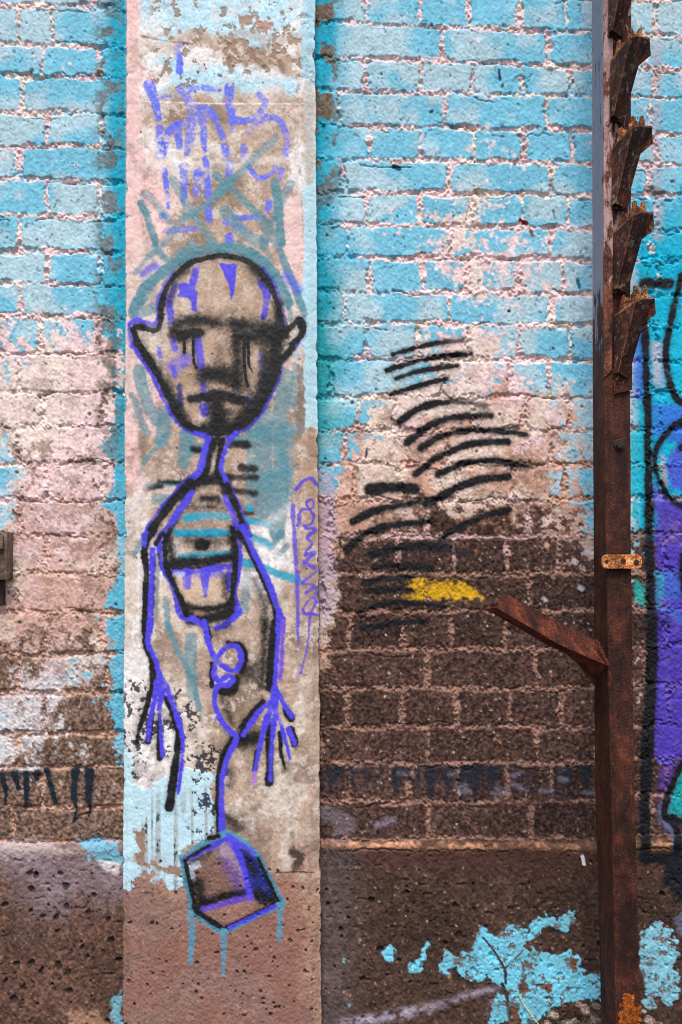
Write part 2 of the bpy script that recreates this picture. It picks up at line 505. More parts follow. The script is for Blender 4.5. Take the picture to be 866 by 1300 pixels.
# pits in the brick faces
pit = sst(0.955, 0.995, g.grain(2, 80) * .9 + g.noise(7, 7, 77) * 0.15) 
fs = .8 * sst(0.935, 0.975, g.grain(1, 79) * 0.85 + g.noise(11, 11, 78) * 0.2)
pit = np.maximum(pit * .8, fs)
c.pits = pit * (1 - plinth)
pk_ = (pit * 0.66 * (.45 + .55 * m))[..., None]
base = base * (1 - pk_) + lin((48, 58, 68)) * pk_
c.col = base
c.gap = (1 - m) * (~plinth)

# relief in metres
rough = (nB - .5) * 0.0015 + (nC - .5) * 0.0009 + (nD - .5) * 0.0012 + (g.fbm(60, 3, 80) - .5) * 0.004
mh = (g.fbm(20, 4, 82, gain=0.8) - .45) * 0.010 + (nC - .5) * 0.003 + (nD - .5) * 0.002 + 0.003 * sst(560, 760, V) * (U > 300)
c.h = (0.0035 + 0.002 * low) * m * (0.7 + 0.6 * tint[..., 3]) + rough * (0.7 + 0.5 * low) + mh * (1 - m) - pit * 0.0014
crev = sst(1.5, 0.2, np.abs(sgn - 2.2 + (g.fbm(70, 4, 86, gain=.6) - .5) * 15)) * sst(.50, .64, g.fbm(34, 3, 85)) * (1 - plinth)      # open cracks along the bed joints, their thin shadow line darkened in the colour
c.h -= crev * 0.0028
ck_ = (crev * .5)[..., None]
c.col = c.col * (1 - ck_) + lin((92, 74, 66)) * ck_
c.h += pcov * 0.0004 + ccov * 0.0004

# ---- concrete plinth
kn = g.fbm(70, 4, 90); k2 = g.fbm(6, 3, 91, gain=.8)
lft = (U < 300)
pr = np.where(lft[..., None], lin((106, 78, 66)), lin((78, 57, 48)))
pr = pr * (0.45 + 0.75 * k2[..., None]) * (.5 + 1.0 * spk[..., None]) * (0.75 + 0.45 * kn[..., None])
lav = (sst(1170, 1080, V + (kn - .5) * 80) * lft * 0.7)[..., None]
pr = pr * (1 - lav) + lin((150, 132, 140)) * (0.7 + 0.5 * k2[..., None]) * lav
dkr = (sst(1120, 1090, V + (kn - .5) * 24) * sst(1072, 1080, V) * (~lft) * sst(440, 480, U) * 0.8)[..., None]
pr = pr * (1 - dkr) + lin((80, 52, 45)) * (0.8 + 0.35 * k2[..., None]) * dkr
gy = (sst(480, 410, U) * (~lft) * 0.7)[..., None]
pr = pr * (1 - gy) + lin((100, 88, 88)) * (0.6 + 0.7 * k2[..., None]) * gy
agg = sst(0.90, 0.97, nC * .6 + nD * .4)[..., None] * (0.75 - 0.6 * dkr)
pr = pr * (1 - agg) + lin((168, 128, 98)) * agg
agd = sst(0.13, 0.05, nC * .6 + nD * .4)[..., None] * 0.8
pr = pr * (1 - agd) + lin((40, 30, 28)) * agd
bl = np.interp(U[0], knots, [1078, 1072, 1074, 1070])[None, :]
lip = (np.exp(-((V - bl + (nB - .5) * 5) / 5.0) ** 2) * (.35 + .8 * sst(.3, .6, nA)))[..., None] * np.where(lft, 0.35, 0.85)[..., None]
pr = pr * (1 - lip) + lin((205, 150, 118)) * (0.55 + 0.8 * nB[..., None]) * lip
pm = plinth[..., None]
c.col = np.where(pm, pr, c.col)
ph = 0.006 + (kn - .5) * 0.006 + (k2 - .5) * 0.0010 + (nC - .5) * 0.0009 + (nD - .5) * 0.0012 - sst(0.82, .93, g.noise(7, 6, 93)) * 0.003
ph += 0.004 * np.exp(-((V - bl) / 8.0) ** 2)
c.h = np.where(plinth, ph, c.h)
c.own = np.where(plinth, 1, 0)

splats(c, 90, (405, 1120, 866, 1250), 1.5, 5, (28, 22, 22), 0.006, 5)
splats(c, 60, (0, 1100, 155, 1300), 1.5, 6, (34, 28, 30), 0.006, 6)
splats(c, 150, (400, 0, 866, 700), 0.8, 3.2, (70, 70, 75), 0.003, 8, 0.8)
splats(c, 70, (0, 0, 155, 900), 0.8, 3.4, (70, 66, 68), 0.003, 9, 0.8)
splats(c, 120, (405, 640, 752, 1060), 0.8, 2.4, (200, 188, 172), -0.001, 10, 0.8)
splats(c, 120, (405, 1090, 866, 1300), 0.8, 2.6, (175, 140, 112), -0.001, 12, 0.8)

def Z(ox, oy, s):
    def f(*pts): return [(ox + x / s, oy + y / s) for x, y in pts]
    return f
BLK = (14, 14, 19)
# dark band of old drips above the plinth
L1 = Z(0, 900, 5.41)
c.stroke(L1((10, 445), (120, 440), (275, 440)), 5, (40, 48, 60), 2, a=.6, soft=2.5)
for pts, w, w1 in [(((20, 450), (48, 550), (42, 650)), 8, 2), (((110, 450), (135, 540)), 9, 6), (((190, 440), (190, 560), (185, 655)), 8, 5),
                   (((255, 440), (262, 475)), 8, 5), (((325, 420), (355, 530), (388, 635)), 9, 5), (((522, 425), (512, 600)), 11, 9), (((515, 590), (528, 680), (515, 770)), 6, 2),
                   (((620, 425), (612, 610)), 12, 10), (((612, 600), (622, 690), (597, 775)), 7, 1.5)]:
    c.stroke(L1(*pts), w, (22, 32, 42), 2, soft=1.3, w1=w1)
rs = np.random.RandomState(4)
for k in range(60):
    x = 403 + 350 * rs.rand(); h_ = rs.uniform(8, 40); w = rs.uniform(4, 10)
    c.stroke([(x, 974 + rs.rand() * 3), (x + rs.uniform(-2, 2), 974 + h_)], w, (34, 36, 46), 3, a=rs.uniform(.3, .8) * (1 if x < 640 or x > 690 else .4), soft=3, w1=w * .5, th=.38)
for k in range(14):
    x = 405 + 350 * rs.rand(); y = 978 + 34 * rs.rand()
    c.stroke([(x, y), (x + rs.uniform(4, 16), y + rs.uniform(-3, 3))], 5, (150, 150, 165), None, a=.4, soft=3)
c.stroke([(462, 1052), (490, 1042), (520, 1038)], 10, (160, 148, 168), None, a=.55, soft=4, brk=1)
c.stroke([(408, 1030), (440, 1045), (430, 1060)], 18, (135, 125, 135), None, a=.5, soft=6)
# remnants left of the pillar
c.poly([(92, 1066), (150, 1062), (158, 1098), (140, 1100), (112, 1085)], (120, 190, 215), None, a=.85, soft=2, rough=6, chip=.7)
c.poly([(125, 1092), (152, 1092), (150, 1110), (132, 1104)], (215, 205, 205), None, a=.8, soft=2, rough=3)
c.poly([(0, 1062), (60, 1066), (110, 1080), (60, 1084), (0, 1090)], (205, 190, 190), None, a=.6, soft=3, rough=6)
c.poly([(145, 1270), (156, 1255), (158, 1310), (140, 1310)], (120, 190, 210), None, a=.7, soft=2, rough=5)
c.poly([(80, 1285), (130, 1280), (135, 1298), (90, 1302)], (180, 140, 115), None, a=.6, soft=2, rough=5)
# ---- black spray strokes
B1 = Z(430, 420, 3.33); B2 = Z(430, 590, 3.33)
BS = [(B1((230, 100), (380, 60), (530, 40)), 14, 1, 'Topmost'), (B1((205, 170), (340, 125), (555, 98)), 18, 1, ''), (B1((240, 205), (350, 170), (500, 150)), 15, 1, ''),
      (B1((218, 272), (330, 235), (450, 205)), 17, 1, ''), (B1((255, 385), (350, 325), (480, 300), (620, 318)), 24, 2, 'f'), (B1((290, 470), (390, 400), (500, 365), (640, 360)), 26, 3, ''),
      (B1((345, 495), (450, 440), (580, 420), (790, 435)), 24, 2, ''), (B1((325, 605), (430, 530), (560, 480), (715, 468)), 24, 2, ''), (B1((420, 605), (520, 565), (640, 550), (800, 575)), 23, 2, ''),
      (B1((370, 730), (430, 705), (500, 665), (600, 630), (715, 618)), 27, 2, ''), (B1((135, 672), (220, 662), (320, 668)), 40, 3, ''),
      (B2((60, 240), (170, 190), (340, 155)), 25, 2, ''), (B2((35, 360), (120, 290), (240, 255), (390, 240)), 25, 2, ''), (B2((425, 315), (520, 260), (620, 215), (720, 190)), 20, 2, ''),
      (B2((140, 380), (260, 350), (400, 345), (540, 375)), 30, 2, 'f'), (B2((150, 435), (260, 425), (390, 440)), 17, 1.5, ''), (B2((110, 500), (200, 480), (320, 475)), 17, 2, ''),
      (B2((120, 535), (230, 525), (340, 530)), 15, 1.5, ''), (B2((85, 625), (200, 585), (320, 585), (440, 600)), 18, 1.5, ''), (B2((105, 695), (230, 670), (370, 662)), 17, 1.5, '')]
for k, (pts, w, sf, fl) in enumerate(BS):
    c.stroke(pts, w / 3.33 + 1.5, (40, 38, 42), None, a=.45, soft=3.5, chip=.3)
    c.stroke(pts, w / 3.33 + 1.9, BLK, 10 + k, a=.97, soft=sf * .9, w1=w / 3.33 * .9 + 1, chip=.35, th=.33, fade=.75 if fl else 0)
c.stroke(B1((310, 665), (380, 715)), 4, BLK, None, a=.6, soft=2)
c.stroke(B1((555, 290), (560, 390)), 2, BLK, None, a=.5, soft=1)
c.stroke([(650, 460), (649, 484)], 1.5, BLK, None, a=.8, soft=.8)
c.stroke([(466, 570), (464, 582)], 3, (30, 30, 45), None, a=.9, soft=.8)
c.poly(B2((295, 495), (350, 488), (440, 492), (520, 510), (568, 535), (605, 570), (560, 582), (480, 560), (400, 560), (290, 562), (330, 535)), (222, 172, 14), 40, a=.85, soft=3.5, rough=6, chip=1.0, th=.22)
c.stroke(B2((270, 555), (350, 565)), 4, (200, 160, 20), None, a=.5, soft=3)
# pale smears right of the pillar under the teal
c.poly([(404, 590), (424, 600), (426, 700), (420, 790), (404, 800)], (185, 165, 188), None, a=.65, soft=4, rough=7)
for x, y, r in [(740, 690, 5), (728, 712, 6), (744, 700, 7), (735, 745, 5), (690, 760, 5)]:
    c.stroke([(x, y), (x + 3, y + 2)], r, (195, 195, 205), None, a=.75, soft=1.2)
c.stroke([(738, 1086), (741, 1096)], 4, (235, 235, 240), None, a=1, soft=.6)
# small maroon and navy marks
for pts, w, col_ in [([(661, 281), (668, 284)], 6, (120, 40, 45)), ([(672, 290), (676, 300)], 4, (130, 50, 50)), ([(633, 90), (635, 102)], 3, (20, 50, 80)),
                     ([(501, 212), (507, 215)], 6, (20, 60, 75)), ([(702, 268), (704, 278)], 2.5, (30, 90, 110)), ([(733, 70 + 285), (735, 365)], 2.5, (30, 100, 120))]:
    c.stroke(pts, w, col_, None, soft=.9)

# ---- mural at the right edge (owner 41 coloured field, 42.. outlines)
R1 = Z(800, 330, 4.06); R2 = Z(800, 640, 4.06); R3 = Z(800, 940, 3.61)
PUR = (76, 58, 178); BLU = (52, 92, 212)
c.stroke(R1((45, 330), (45, 500), (40, 690)), 16, BLU, 41, a=.75, soft=5)
c.stroke(R1((150, 470), (150, 620)), 20, (150, 175, 205), None, a=.6, soft=6)
c.poly(R1((110, 740), (275, 760), (400, 900), (400, 1000), (120, 900)), BLU, 41, a=.8, soft=4, rough=3)
c.poly(R1((110, 760), (170, 760), (170, 1000), (118, 1010)), (40, 140, 210), None, a=.5, soft=6)
c.poly(R1((200, 1000), (260, 920), (420, 850), (620, 1000), (420, 1290), (200, 1170), (180, 1060)), (70, 74, 200), 41, a=.9, soft=4, rough=3)
c.stroke(R1((165, 1020), (172, 1160)), 7, (190, 150, 150), None, a=.8, soft=3)
c.poly(R1((128, 1130), (200, 1230), (280, 1270), (280, 1310), (115, 1310)), (92, 80, 195), 41, a=.85, soft=3, rough=3)
c.poly([(830, 640), (1180, 630), (1150, 980), (862, 966), (826, 962), (832, 800), (834, 720)], PUR, 41, a=.9, soft=3, rough=4, chip=.45)
c.poly([(834, 725), (880, 726), (880, 755), (836, 765)], (45, 110, 200), 41, a=.6, soft=6, rough=4)
c.poly([(842, 775), (890, 775), (880, 795), (850, 792)], (50, 110, 205), 41, a=.7, soft=5, rough=4)
c.poly([(830, 725), (842, 728), (840, 775), (828, 770)], (40, 160, 160), 41, a=.6, soft=4, rough=3)
c.poly([(804, 735), (820, 745), (820, 772), (806, 765)], (20, 170, 165), 41, a=.85, soft=2, rough=3)
c.poly([(800, 545), (818, 545), (818, 632), (800, 630)], (10, 182, 205), 41, a=.85, soft=2, rough=2)
c.stroke([(806, 634), (806, 654)], 7, (20, 180, 190), None, a=.9, soft=1.5)
c.poly([(838, 964), (860, 966), (850, 1000), (836, 1010)], (90, 60, 160), 41, a=.7, soft=4, rough=4)
rm = np.random.RandomState(8)
for k in range(46):
    x = rm.uniform(830, 900); y = rm.uniform(640, 960)
    c.stroke([(x, y), (x + rm.uniform(-8, 8), y + rm.uniform(-14, 14))], rm.uniform(4, 12), [(120, 98, 205), (52, 84, 200), (60, 40, 120), (96, 60, 150), (130, 100, 130)][k % 5], None, a=.45, soft=5, brk=1)
c.stroke([(836, 965), (850, 967)], 6, (80, 90, 225), None, a=.8, soft=2)
c.stroke([(852, 1010), (842, 1030), (856, 1060), (860, 1075)], 14, (110, 130, 180), None, a=.6, soft=5)
c.stroke([(856, 1065), (860, 1085)], 8, (80, 130, 200), None, a=.8, soft=2)
c.poly(R3((260, 60), (240, 110), (165, 325), (238, 350), (420, 420), (640, 200)), (12, 160, 165), 41, a=.95, soft=1.5, rough=2, chip=.3)
c.poly([(864, 1140), (858, 1180), (866, 1190), (900, 1180), (900, 1080), (866, 1085)], (96, 104, 128), None, a=.7, soft=3, rough=5)
c.stroke([(834, 60), (832, 180), (834, 300)], 14, (185, 172, 180), None, a=.55, soft=5)
c.stroke([(832, 440), (834, 480)], 12, (190, 180, 195), None, a=.7, soft=5)
c.stroke([(824, 240), (838, 248)], 12, (120, 105, 98), None, a=.8, soft=3)
MB = [(R1((70, 122), (200, 125)), 42, 42, 4.06, 2), (R1((72, 300), (82, 600), (92, 1000), (95, 1310)), 30, 36, 4.06, 1.5), (R2((95, 0), (97, 400), (108, 660), (98, 1000), (80, 1300)), 38, 58, 4.06, 2.5),
      (R3((75, 0), (66, 300), (66, 540)), 44, 38, 3.61, 2.5), (R1((262, 80), (212, 300), (185, 450), (190, 580), (240, 720), (330, 750)), 24, 30, 4.06, 1.8),
      (R1((420, 790), (268, 830), (180, 900), (125, 1000), (135, 1100), (190, 1210), (268, 1275), (420, 1330)), 22, 24, 4.06, 1.5), (R1((262, 970), (320, 975)), 32, 32, 4.06, 2),
      (R2((270, 260), (262, 350), (270, 450)), 22, 22, 4.06, 2), (R3((270, 10), (238, 85), (152, 325), (238, 370), (330, 400)), 20, 26, 3.61, 1.2),
      (R3((185, 350), (210, 420), (212, 520)), 26, 34, 3.61, 2), (R3((70, 538), (238, 535), (330, 530)), 34, 34, 3.61, 2)]
for pts, w, w1, s_, sf in MB:
    c.stroke(pts, w / s_ * 1.05 + 1.2, (14, 15, 22), 42, soft=sf * 1.2, w1=w1 / s_ * 1.05 + 1.2, chip=.2, th=.4)
c.poly(R3((155, 530), (330, 520), (330, 760), (235, 730), (195, 690), (150, 650)), (20, 22, 30), 42, soft=3, rough=2)

# ---- flaking blue paint on the plinth
PL = Z(410, 1130, 2.406)
SKY = (112, 198, 222)
main = PL((345, 245), (375, 180), (400, 200), (440, 195), (470, 160), (482, 110), (500, 130), (545, 125), (575, 98), (620, 122), (680, 72), (720, 85), (755, 55), (768, 92), (735, 125), (690, 110),
          (640, 148), (612, 170), (640, 185), (700, 200), (750, 180), (790, 205), (800, 245), (850, 262), (850, 330), (790, 335), (700, 345), (655, 385), (600, 382), (575, 345), (556, 300), (540, 285), (500, 250), (480, 270), (430, 270), (400, 240))
nblob = g.fbm(12, 3, 120)
c.poly(main, (88, 140, 160), 50, soft=1.2, rough=5.5, relief=0.0004, chip=.2)
c.poly(main, SKY, 50, soft=1.0, rough=5.0, relief=0.0011, chip=.3)
for pts, rg in [(PL((178, 185), (205, 165), (222, 180), (215, 212), (195, 215)), 3), (PL((258, 230), (280, 205), (300, 195), (312, 150), (322, 165), (320, 195), (302, 225), (300, 255), (265, 252)), 3), (PL((60, 208), (70, 206), (68, 218)), 1.5), (PL((74, 345), (84, 343), (82, 355)), 1.5),
                (PL((530, 300), (570, 320), (570, 400), (530, 409), (500, 400)), 4), (PL((600, 380), (650, 385), (640, 400), (600, 400)), 3)]:
    c.poly(pts, SKY, 50, soft=.9, rough=rg, relief=0.001, chip=.35)
for pts in [PL((605, 215), (640, 222), (638, 240), (608, 232)), PL((755, 205), (778, 205), (775, 240), (752, 238)), PL((590, 290), (612, 262), (622, 300), (600, 310)), PL((395, 205), (412, 205), (410, 225), (398, 222)), PL((650, 285), (700, 285), (690, 310)), PL((575, 330), (600, 340), (590, 400), (570, 400))]:
    c.poly(pts, (105, 72, 58), None, soft=.8, rough=2.5, relief=-0.001, chip=0)
c.stroke(PL((488, 140), (520, 180), (552, 235), (556, 280)), 2.2, (50, 34, 32), None, soft=.8)
c.stroke(PL((552, 235), (610, 180)), 1.5, (70, 50, 48), None, soft=.8)
c.stroke(PL((545, 280), (560, 320), (568, 380)), 4, (60, 44, 42), None, soft=1)
for pts, w, a_ in [(PL((110, 395), (250, 365), (380, 340), (450, 312), (530, 298)), 11, .75), (PL((60, 405), (200, 385), (330, 375)), 14, .6), (PL((520, 330), (500, 380)), 8, .35), (PL((760, 330), (830, 300)), 12, .5)]:
    c.stroke(pts, w, (186, 176, 196), None, a=a_, soft=5, w1=w * .5, chip=.8, brk=1)
rp = R3((45, 880), (85, 860), (120, 845), (150, 828), (165, 870), (205, 900), (200, 1010), (215, 1100), (208, 1180), (160, 1190), (110, 1170), (95, 1230), (60, 1200), (50, 1000))
c.poly(rp, (150, 160, 178), 51, soft=1.2, rough=5, a=.9, chip=.3)
c.poly(rp, (128, 194, 214), 51, soft=1.2, rough=6, relief=0.001, chip=.9)

fl_ = np.isin(c.own, [50, 51])
hl = sst(.70, .75, g.fbm(8, 4, 130, gain=.75)) * fl_
c.col = c.col * (1 - hl[..., None] * .9) + lin((104, 74, 62)) * (.6 + .6 * k2[..., None]) * hl[..., None] * .9
c.h -= hl * .001
dt = (sst(.45, .8, g.fbm(26, 4, 131)) * fl_ * .35)[..., None]
c.col = c.col * (1 - dt) + lin((96, 132, 140)) * dt
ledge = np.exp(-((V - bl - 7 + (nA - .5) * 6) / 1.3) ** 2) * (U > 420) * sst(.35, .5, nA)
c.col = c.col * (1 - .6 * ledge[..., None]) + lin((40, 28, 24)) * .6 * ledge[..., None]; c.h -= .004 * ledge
x_, y_, z_ = ray(U, V); t_ = D / y_
X0, Z0 = x_ * t_, CZ + z_ * t_
WH = c.h.copy()
Y0 = -c.h
set_normals(c, X0, Y0, Z0)
M_brick = surf_mat('weathered_painted_brick', 0.22, 1300)
M_conc = surf_mat('rough_concrete', 0.22, 1300)
M_spray = surf_mat('spray_paint_on_brick', 0.2, 1300, rough=0.7)
wall = empty('brick_wall', P(433, 1322))
tag(wall, 'old brick wall with peeling sky blue and pink paint over bare dark brown bricks', 'wall')
sheet('brickwork', c, [0, 2, 3], M_brick, wall, X0, Z0, Y0)
pl = sheet('concrete_plinth', c, [1], M_conc, wall, X0, Z0, Y0)
for k in range(len(BS)):
    o = sheet('black_spray_stroke', c, [10 + k], M_spray, wall, X0, Z0, Y0)
o = sheet('yellow_spray_patch', c, [40], M_spray, wall, X0, Z0, Y0)
if o: o['label'] = 'yellow sprayed patch among the black strokes'
o = sheet('painted_mural', c, [41], M_spray, wall, X0, Z0, Y0); o['label'] = 'blue, purple and turquoise mural paint at the right edge'
ol = sheet('mural_outline', c, [42], M_spray, None, X0, Z0, Y0); ol.parent = o; ol['label'] = 'thick black outlines of the mural'
ol.matrix_parent_inverse = Matrix.Translation(wall.location).inverted() @ Matrix.Identity(4)
ol.matrix_parent_inverse = Matrix.Identity(4)
fl = sheet('flaking_paint', c, [50, 51], M_spray, None, X0, Z0, Y0); fl.parent = pl; fl['label'] = 'flaking sky blue paint'

# wall body behind the face, so that the wall has thickness
def box_obj(name, lo, hi, mat, parent=None):
    bm = bmesh.new(); bmesh.ops.create_cube(bm, size=1.0)
    for vv in bm.verts:
        vv.co = Vector([lo[i] if vv.co[i] < 0 else hi[i] for i in range(3)])
    me = bpy.data.meshes.new(name); bm.to_mesh(me); bm.free()
    return link(name, me, mat, parent)
M_core = bpy.data.materials.new('brick_core'); M_core.use_nodes = True
M_core.node_tree.nodes['Principled BSDF'].inputs['Base Color'].default_value = (*lin((120, 90, 75)), 1)
xr = float(X0.max()) - 0.01
core = box_obj('wall_core', (float(X0.min()) + 0.12, 0.016, 0.0), (float(X0.max()) - 0.12, 0.34, float(Z0[0].min()) - 0.02), M_core, wall)

# ================================================================== THE CONCRETE PILLAR
pu = np.arange(0, 1.00001, 1 / 262.0)
pv = seg((-1500, -200, 10), (-200, -6, 3), (-6, 1306, 1.0), (1306, 1345, 4))
gp = Grid(155 + pu * 250, pv)
VV = gp.V
uL = 160 - 5.0 * np.clip(VV, -1500, 1345) / 1300; uR = 400 + 8.0 * np.clip(VV, -1500, 1345) / 1300
rj = np.random.RandomState(21)
def rowj(a, n_): 
    q = np.interp(pv, np.arange(-1500, 1350, n_), rj.rand(len(np.arange(-1500, 1350, n_))))
    return a * (q - .5)
def nicks(): 
    q = np.zeros(len(pv))
    for _ in range(34): q += rj.uniform(.8, 2.6) * np.exp(-((pv - rj.uniform(-300, 1330)) / rj.uniform(2, 8)) ** 2)
    return q
jL = (rowj(1.0, 5) + rowj(1.2, 40) + nicks())[:, None]; jR = (rowj(1.0, 5) + rowj(1.2, 40) - nicks())[:, None]
S_ = (gp.U - 155) / 250
UU = uL + (uR - uL) * S_
gp.U = UU; gp.pad = 10
p = Canvas(gp)
pal = {'W': (236, 232, 230), 'L': (190, 226, 240), 'P': (236, 196, 190), 'T': (188, 164, 146), 'D': (154, 132, 114), 'C': (214, 200, 186), 'B': (140, 108, 98), 'M': (120, 165, 175), 'R': (164, 130, 112)}
pcu = [158, 172, 184, 215, 250, 290, 330, 365, 378, 390, 402]
prow = [(0, 'PPLLLLLLWLL'), (40, 'PPWLLLLLWLL'), (60, 'PTCCTCDTWCL'), (76, 'PTWLWCTTWTC'), (92, 'PPWLLLWTWTC'), (108, 'PPWLLLLLWTC'), (128, 'PPTTTTCTTTC'), (160, 'PPCTTTTTTTC'), (185, 'PPWCCTTTCTC'), (205, 'PPWWCCTTWTL'), (240, 'PPPCTDTTTCL'), (280, 'PPPPTTTPPPL'),
        (330, 'PCCCTTTPPPL'), (380, 'CCCCCTTCCLL'), (430, 'CCCCTTTCCLL'), (480, 'CCCTTTTPCTL'), (520, 'CCPTTTTTDTL'), (548, 'PPTTTTTTDTC'), (600, 'PPTTTTTMTTT'), (640, 'CCTTTTTCTTT'), (670, 'CCWTTTWWTCT'), (720, 'CCWWTTWWCTT'),
        (760, 'CCWCTTTCTTT'), (820, 'CWWTTTTTTTT'), (880, 'WWWCTDTTCTT'), (930, 'WWWWCTTCCTT'), (980, 'LWWWCTTCCTT'), (1030, 'LWWLCDCCCTT'), (1070, 'TTTTTTRTCTT'), (1100, 'BBRRTTRRTRT'), (1130, 'BBBRRRRRRRR'), (1180, 'BBBBBBBBBRR'), (1300, 'BBBBBBBBBBR')]
PT_ = np.array([[lin(pal[ch]) for ch in r] for _, r in prow])
n1 = gp.fbm(50, 5, 200, gain=.65); n2_ = gp.fbm(50, 5, 233, gain=.65); f3 = gp.fbm(8, 3, 240, gain=.75); f4 = gp.grain(2, 250) * .6 + gp.grain(1, 251) * .4
yy = np.interp(VV + (n2_ - .5) * (18 + 26 * sst(90, 160, VV)), [r[0] for r in prow], np.arange(len(prow)))
xx_ = np.interp(UU + (n1 - .5) * 40 * sst(0.04, .14, S_) * sst(.98, .9, S_), pcu, np.arange(11))
# snap towards the nearest patch so coats keep edges
def snap(x): 
    i = np.floor(x); fr = x - i
    return i + sst(.1, .9, fr + (f3 - .5) * .5)
base = sample(PT_, snap(xx_), snap(yy))
base = base * (0.70 + 0.26 * f3[..., None] + 0.30 * f4[..., None])
# grime, mottling in the raw concrete
vs = gp.fbm(10, 3, 260, sv=90)
gm = (sst(.52, .78, vs * .5 + n1 * .5) * .35 * sst(90, 140, VV))[..., None]
base = base * (1 - gm) + lin((120, 98, 80)) * gm
dk = sst(.62, .8, gp.fbm(36, 4, 270, gain=.7))[..., None] * .4 * sst(110, 150, VV)[..., None] * sst(1110, 1060, VV)[..., None]
base = base * (1 - dk) + lin((104, 84, 68)) * dk
wm = sst(.66, .80, gp.fbm(16, 5, 280, gain=.8))[..., None] * .55 * sst(1080, 1040, VV)[..., None]
base = base * (1 - wm) + lin((228, 216, 208)) * wm
# bare flakes through the pale coat near the top
fk = sst(.74, .79, gp.fbm(13, 4, 290, gain=.7)) * sst(140, 100, VV) * sst(.1, .16, S_)
base = base * (1 - fk[..., None] * .85) + lin((150, 126, 106)) * fk[..., None] * .85
# lower raw concrete
lowm = sst(1075, 1125, VV + (n2_ - .5) * 50)
spq = sst(.90, .97, f4)[..., None] * lowm[..., None] * .55
base = base * (1 - spq) + lin((205, 168, 140)) * spq
spd = sst(.12, .04, f4)[..., None] * (.25 + .55 * lowm[..., None])
base = base * (1 - spd) + lin((62, 46, 40)) * spd
red = (sst(.5, .8, gp.fbm(60, 3, 300)) * lowm * .5)[..., None]
base = base * (1 - red) + lin((142, 96, 82)) * red
p.col = base
p.pits = sst(.95, .99, f4) * .8
edge = (sst(0.0, .075, S_) * sst(1.0, .925, S_))
p.h = (n1 - .5) * .003 + (f3 - .5) * .0006 * (1 + .8 * lowm) + (f4 - .5) * .0007 * (1 + 1.2 * lowm) - fk * .0012 - 0.007 * (1 - edge) ** 2
p.h -= .0015 * np.exp(-((S_ - .092) / .006) ** 2) + .0015 * np.exp(-((S_ - .915) / .006) ** 2)

# flaking pale blue coat with combed vertical streaks, lower left
st_ = gp.noise(3.2, 160, 310) * .6 + gp.noise(7, 90, 311) * .4
reg = Canvas.poly
fl_edge = [(150, 990), (185, 1000), (215, 985), (250, 975), (275, 985), (268, 1010), (276, 1040), (262, 1066), (245, 1068), (232, 1086), (238, 1112), (228, 1130), (214, 1134), (208, 1118), (196, 1122), (190, 1106), (180, 1104), (172, 1128), (160, 1136), (150, 1130)]
p.poly(fl_edge, (186, 222, 236), None, soft=1, rough=5, a=.92, chip=.3, relief=.0012)
s = p.box(150, 985, 285, 1140)
pale = (p.col[s][..., 2] > lin(200))
sk = sst(.58, .66, st_[s]) * pale * sst(985, 1030, VV[s])
p.col[s] = p.col[s] * (1 - .55 * sk[..., None]) + lin((150, 140, 132)) * .55 * sk[..., None]
sk2 = sst(.72, .78, st_[s] * .8 + f3[s] * .25) * pale * sst(.4, .6, gp.noise(40, 30, 320)[s])
p.col[s] = p.col[s] * (1 - .9 * sk2[..., None]) + lin((30, 52, 70)) * .9 * sk2[..., None]
p.poly([(168, 1050), (185, 1056), (182, 1090), (215, 1100), (232, 1100), (228, 1112), (190, 1102), (172, 1096), (158, 1092), (176, 1080)], (150, 122, 104), None, soft=1, rough=4)
p.poly([(156, 960), (168, 960), (170, 1120), (156, 1120)], (190, 228, 238), None, soft=3, rough=3, a=.8, relief=.0005)
# dark flecks where the pale coat has chipped
blob = lambda x, y, sx, sy: np.exp(-((UU - x) / sx) ** 2 - ((VV - y) / sy) ** 2)
dens = np.clip(blob(222, 915, 26, 40) + blob(172, 920, 14, 60) + .9 * blob(262, 980, 24, 34) + .7 * blob(255, 1035, 18, 30), 0, 1)
fn = gp.fbm(6, 3, 333, gain=.8) * .7 + gp.noise(17, 13, 336) * .45
fkk = sst(.80, .84, fn + .16 * dens) * sst(.12, .3, dens)
p.col = p.col * (1 - fkk[..., None] * .92) + lin((22, 34, 46)) * fkk[..., None] * .92
p.h -= fkk * .0006
splats(p, 260, (158, 1090, 405, 1310), .8, 3.4, (60, 42, 36), .004, 33)
splats(p, 120, (165, 0, 400, 1080), .6, 2.2, (80, 66, 58), .002, 34, .7)
splats(p, 40, (215, 15, 395, 60), 1, 5, (158, 134, 116), .001, 35, .9)
splats(p, 14, (225, 75, 300, 110), 1, 4, (110, 60, 70), .001, 36, .9)
p.poly([(303, 18), (322, 20), (320, 33), (305, 30)], (168, 140, 118), None, soft=.8, rough=2, relief=-.001)
p.poly([(324, 27), (345, 30), (343, 38), (327, 36)], (190, 140, 128), None, soft=.8, rough=2, relief=-.001)
p.stroke([(182, 129), (250, 131), (395, 132)], 1.8, (244, 238, 235), None, a=.85, soft=.6)
p.stroke([(180, 46), (210, 52), (245, 56)], 2.5, (120, 92, 78), None, a=.8, soft=.9)
for pts in ([(286, 52), (300, 66), (312, 82)], [(320, 70), (340, 88)], [(290, 70), (294, 90)], [(355, 78), (360, 90)]):
    p.stroke(pts, 7, (142, 116, 94), None, a=.85, soft=2)
p.stroke([(372, 1082), (382, 1088), (376, 1100)], 10, (70, 52, 46), None, a=.75, soft=3, chip=.6)
p.stroke([(350, 1108), (378, 1107), (400, 1108)], 1.4, (60, 44, 38), None, soft=.7)
p.stroke([(395, 480), (388, 545)], 7, (110, 100, 92), None, a=.0, soft=3)
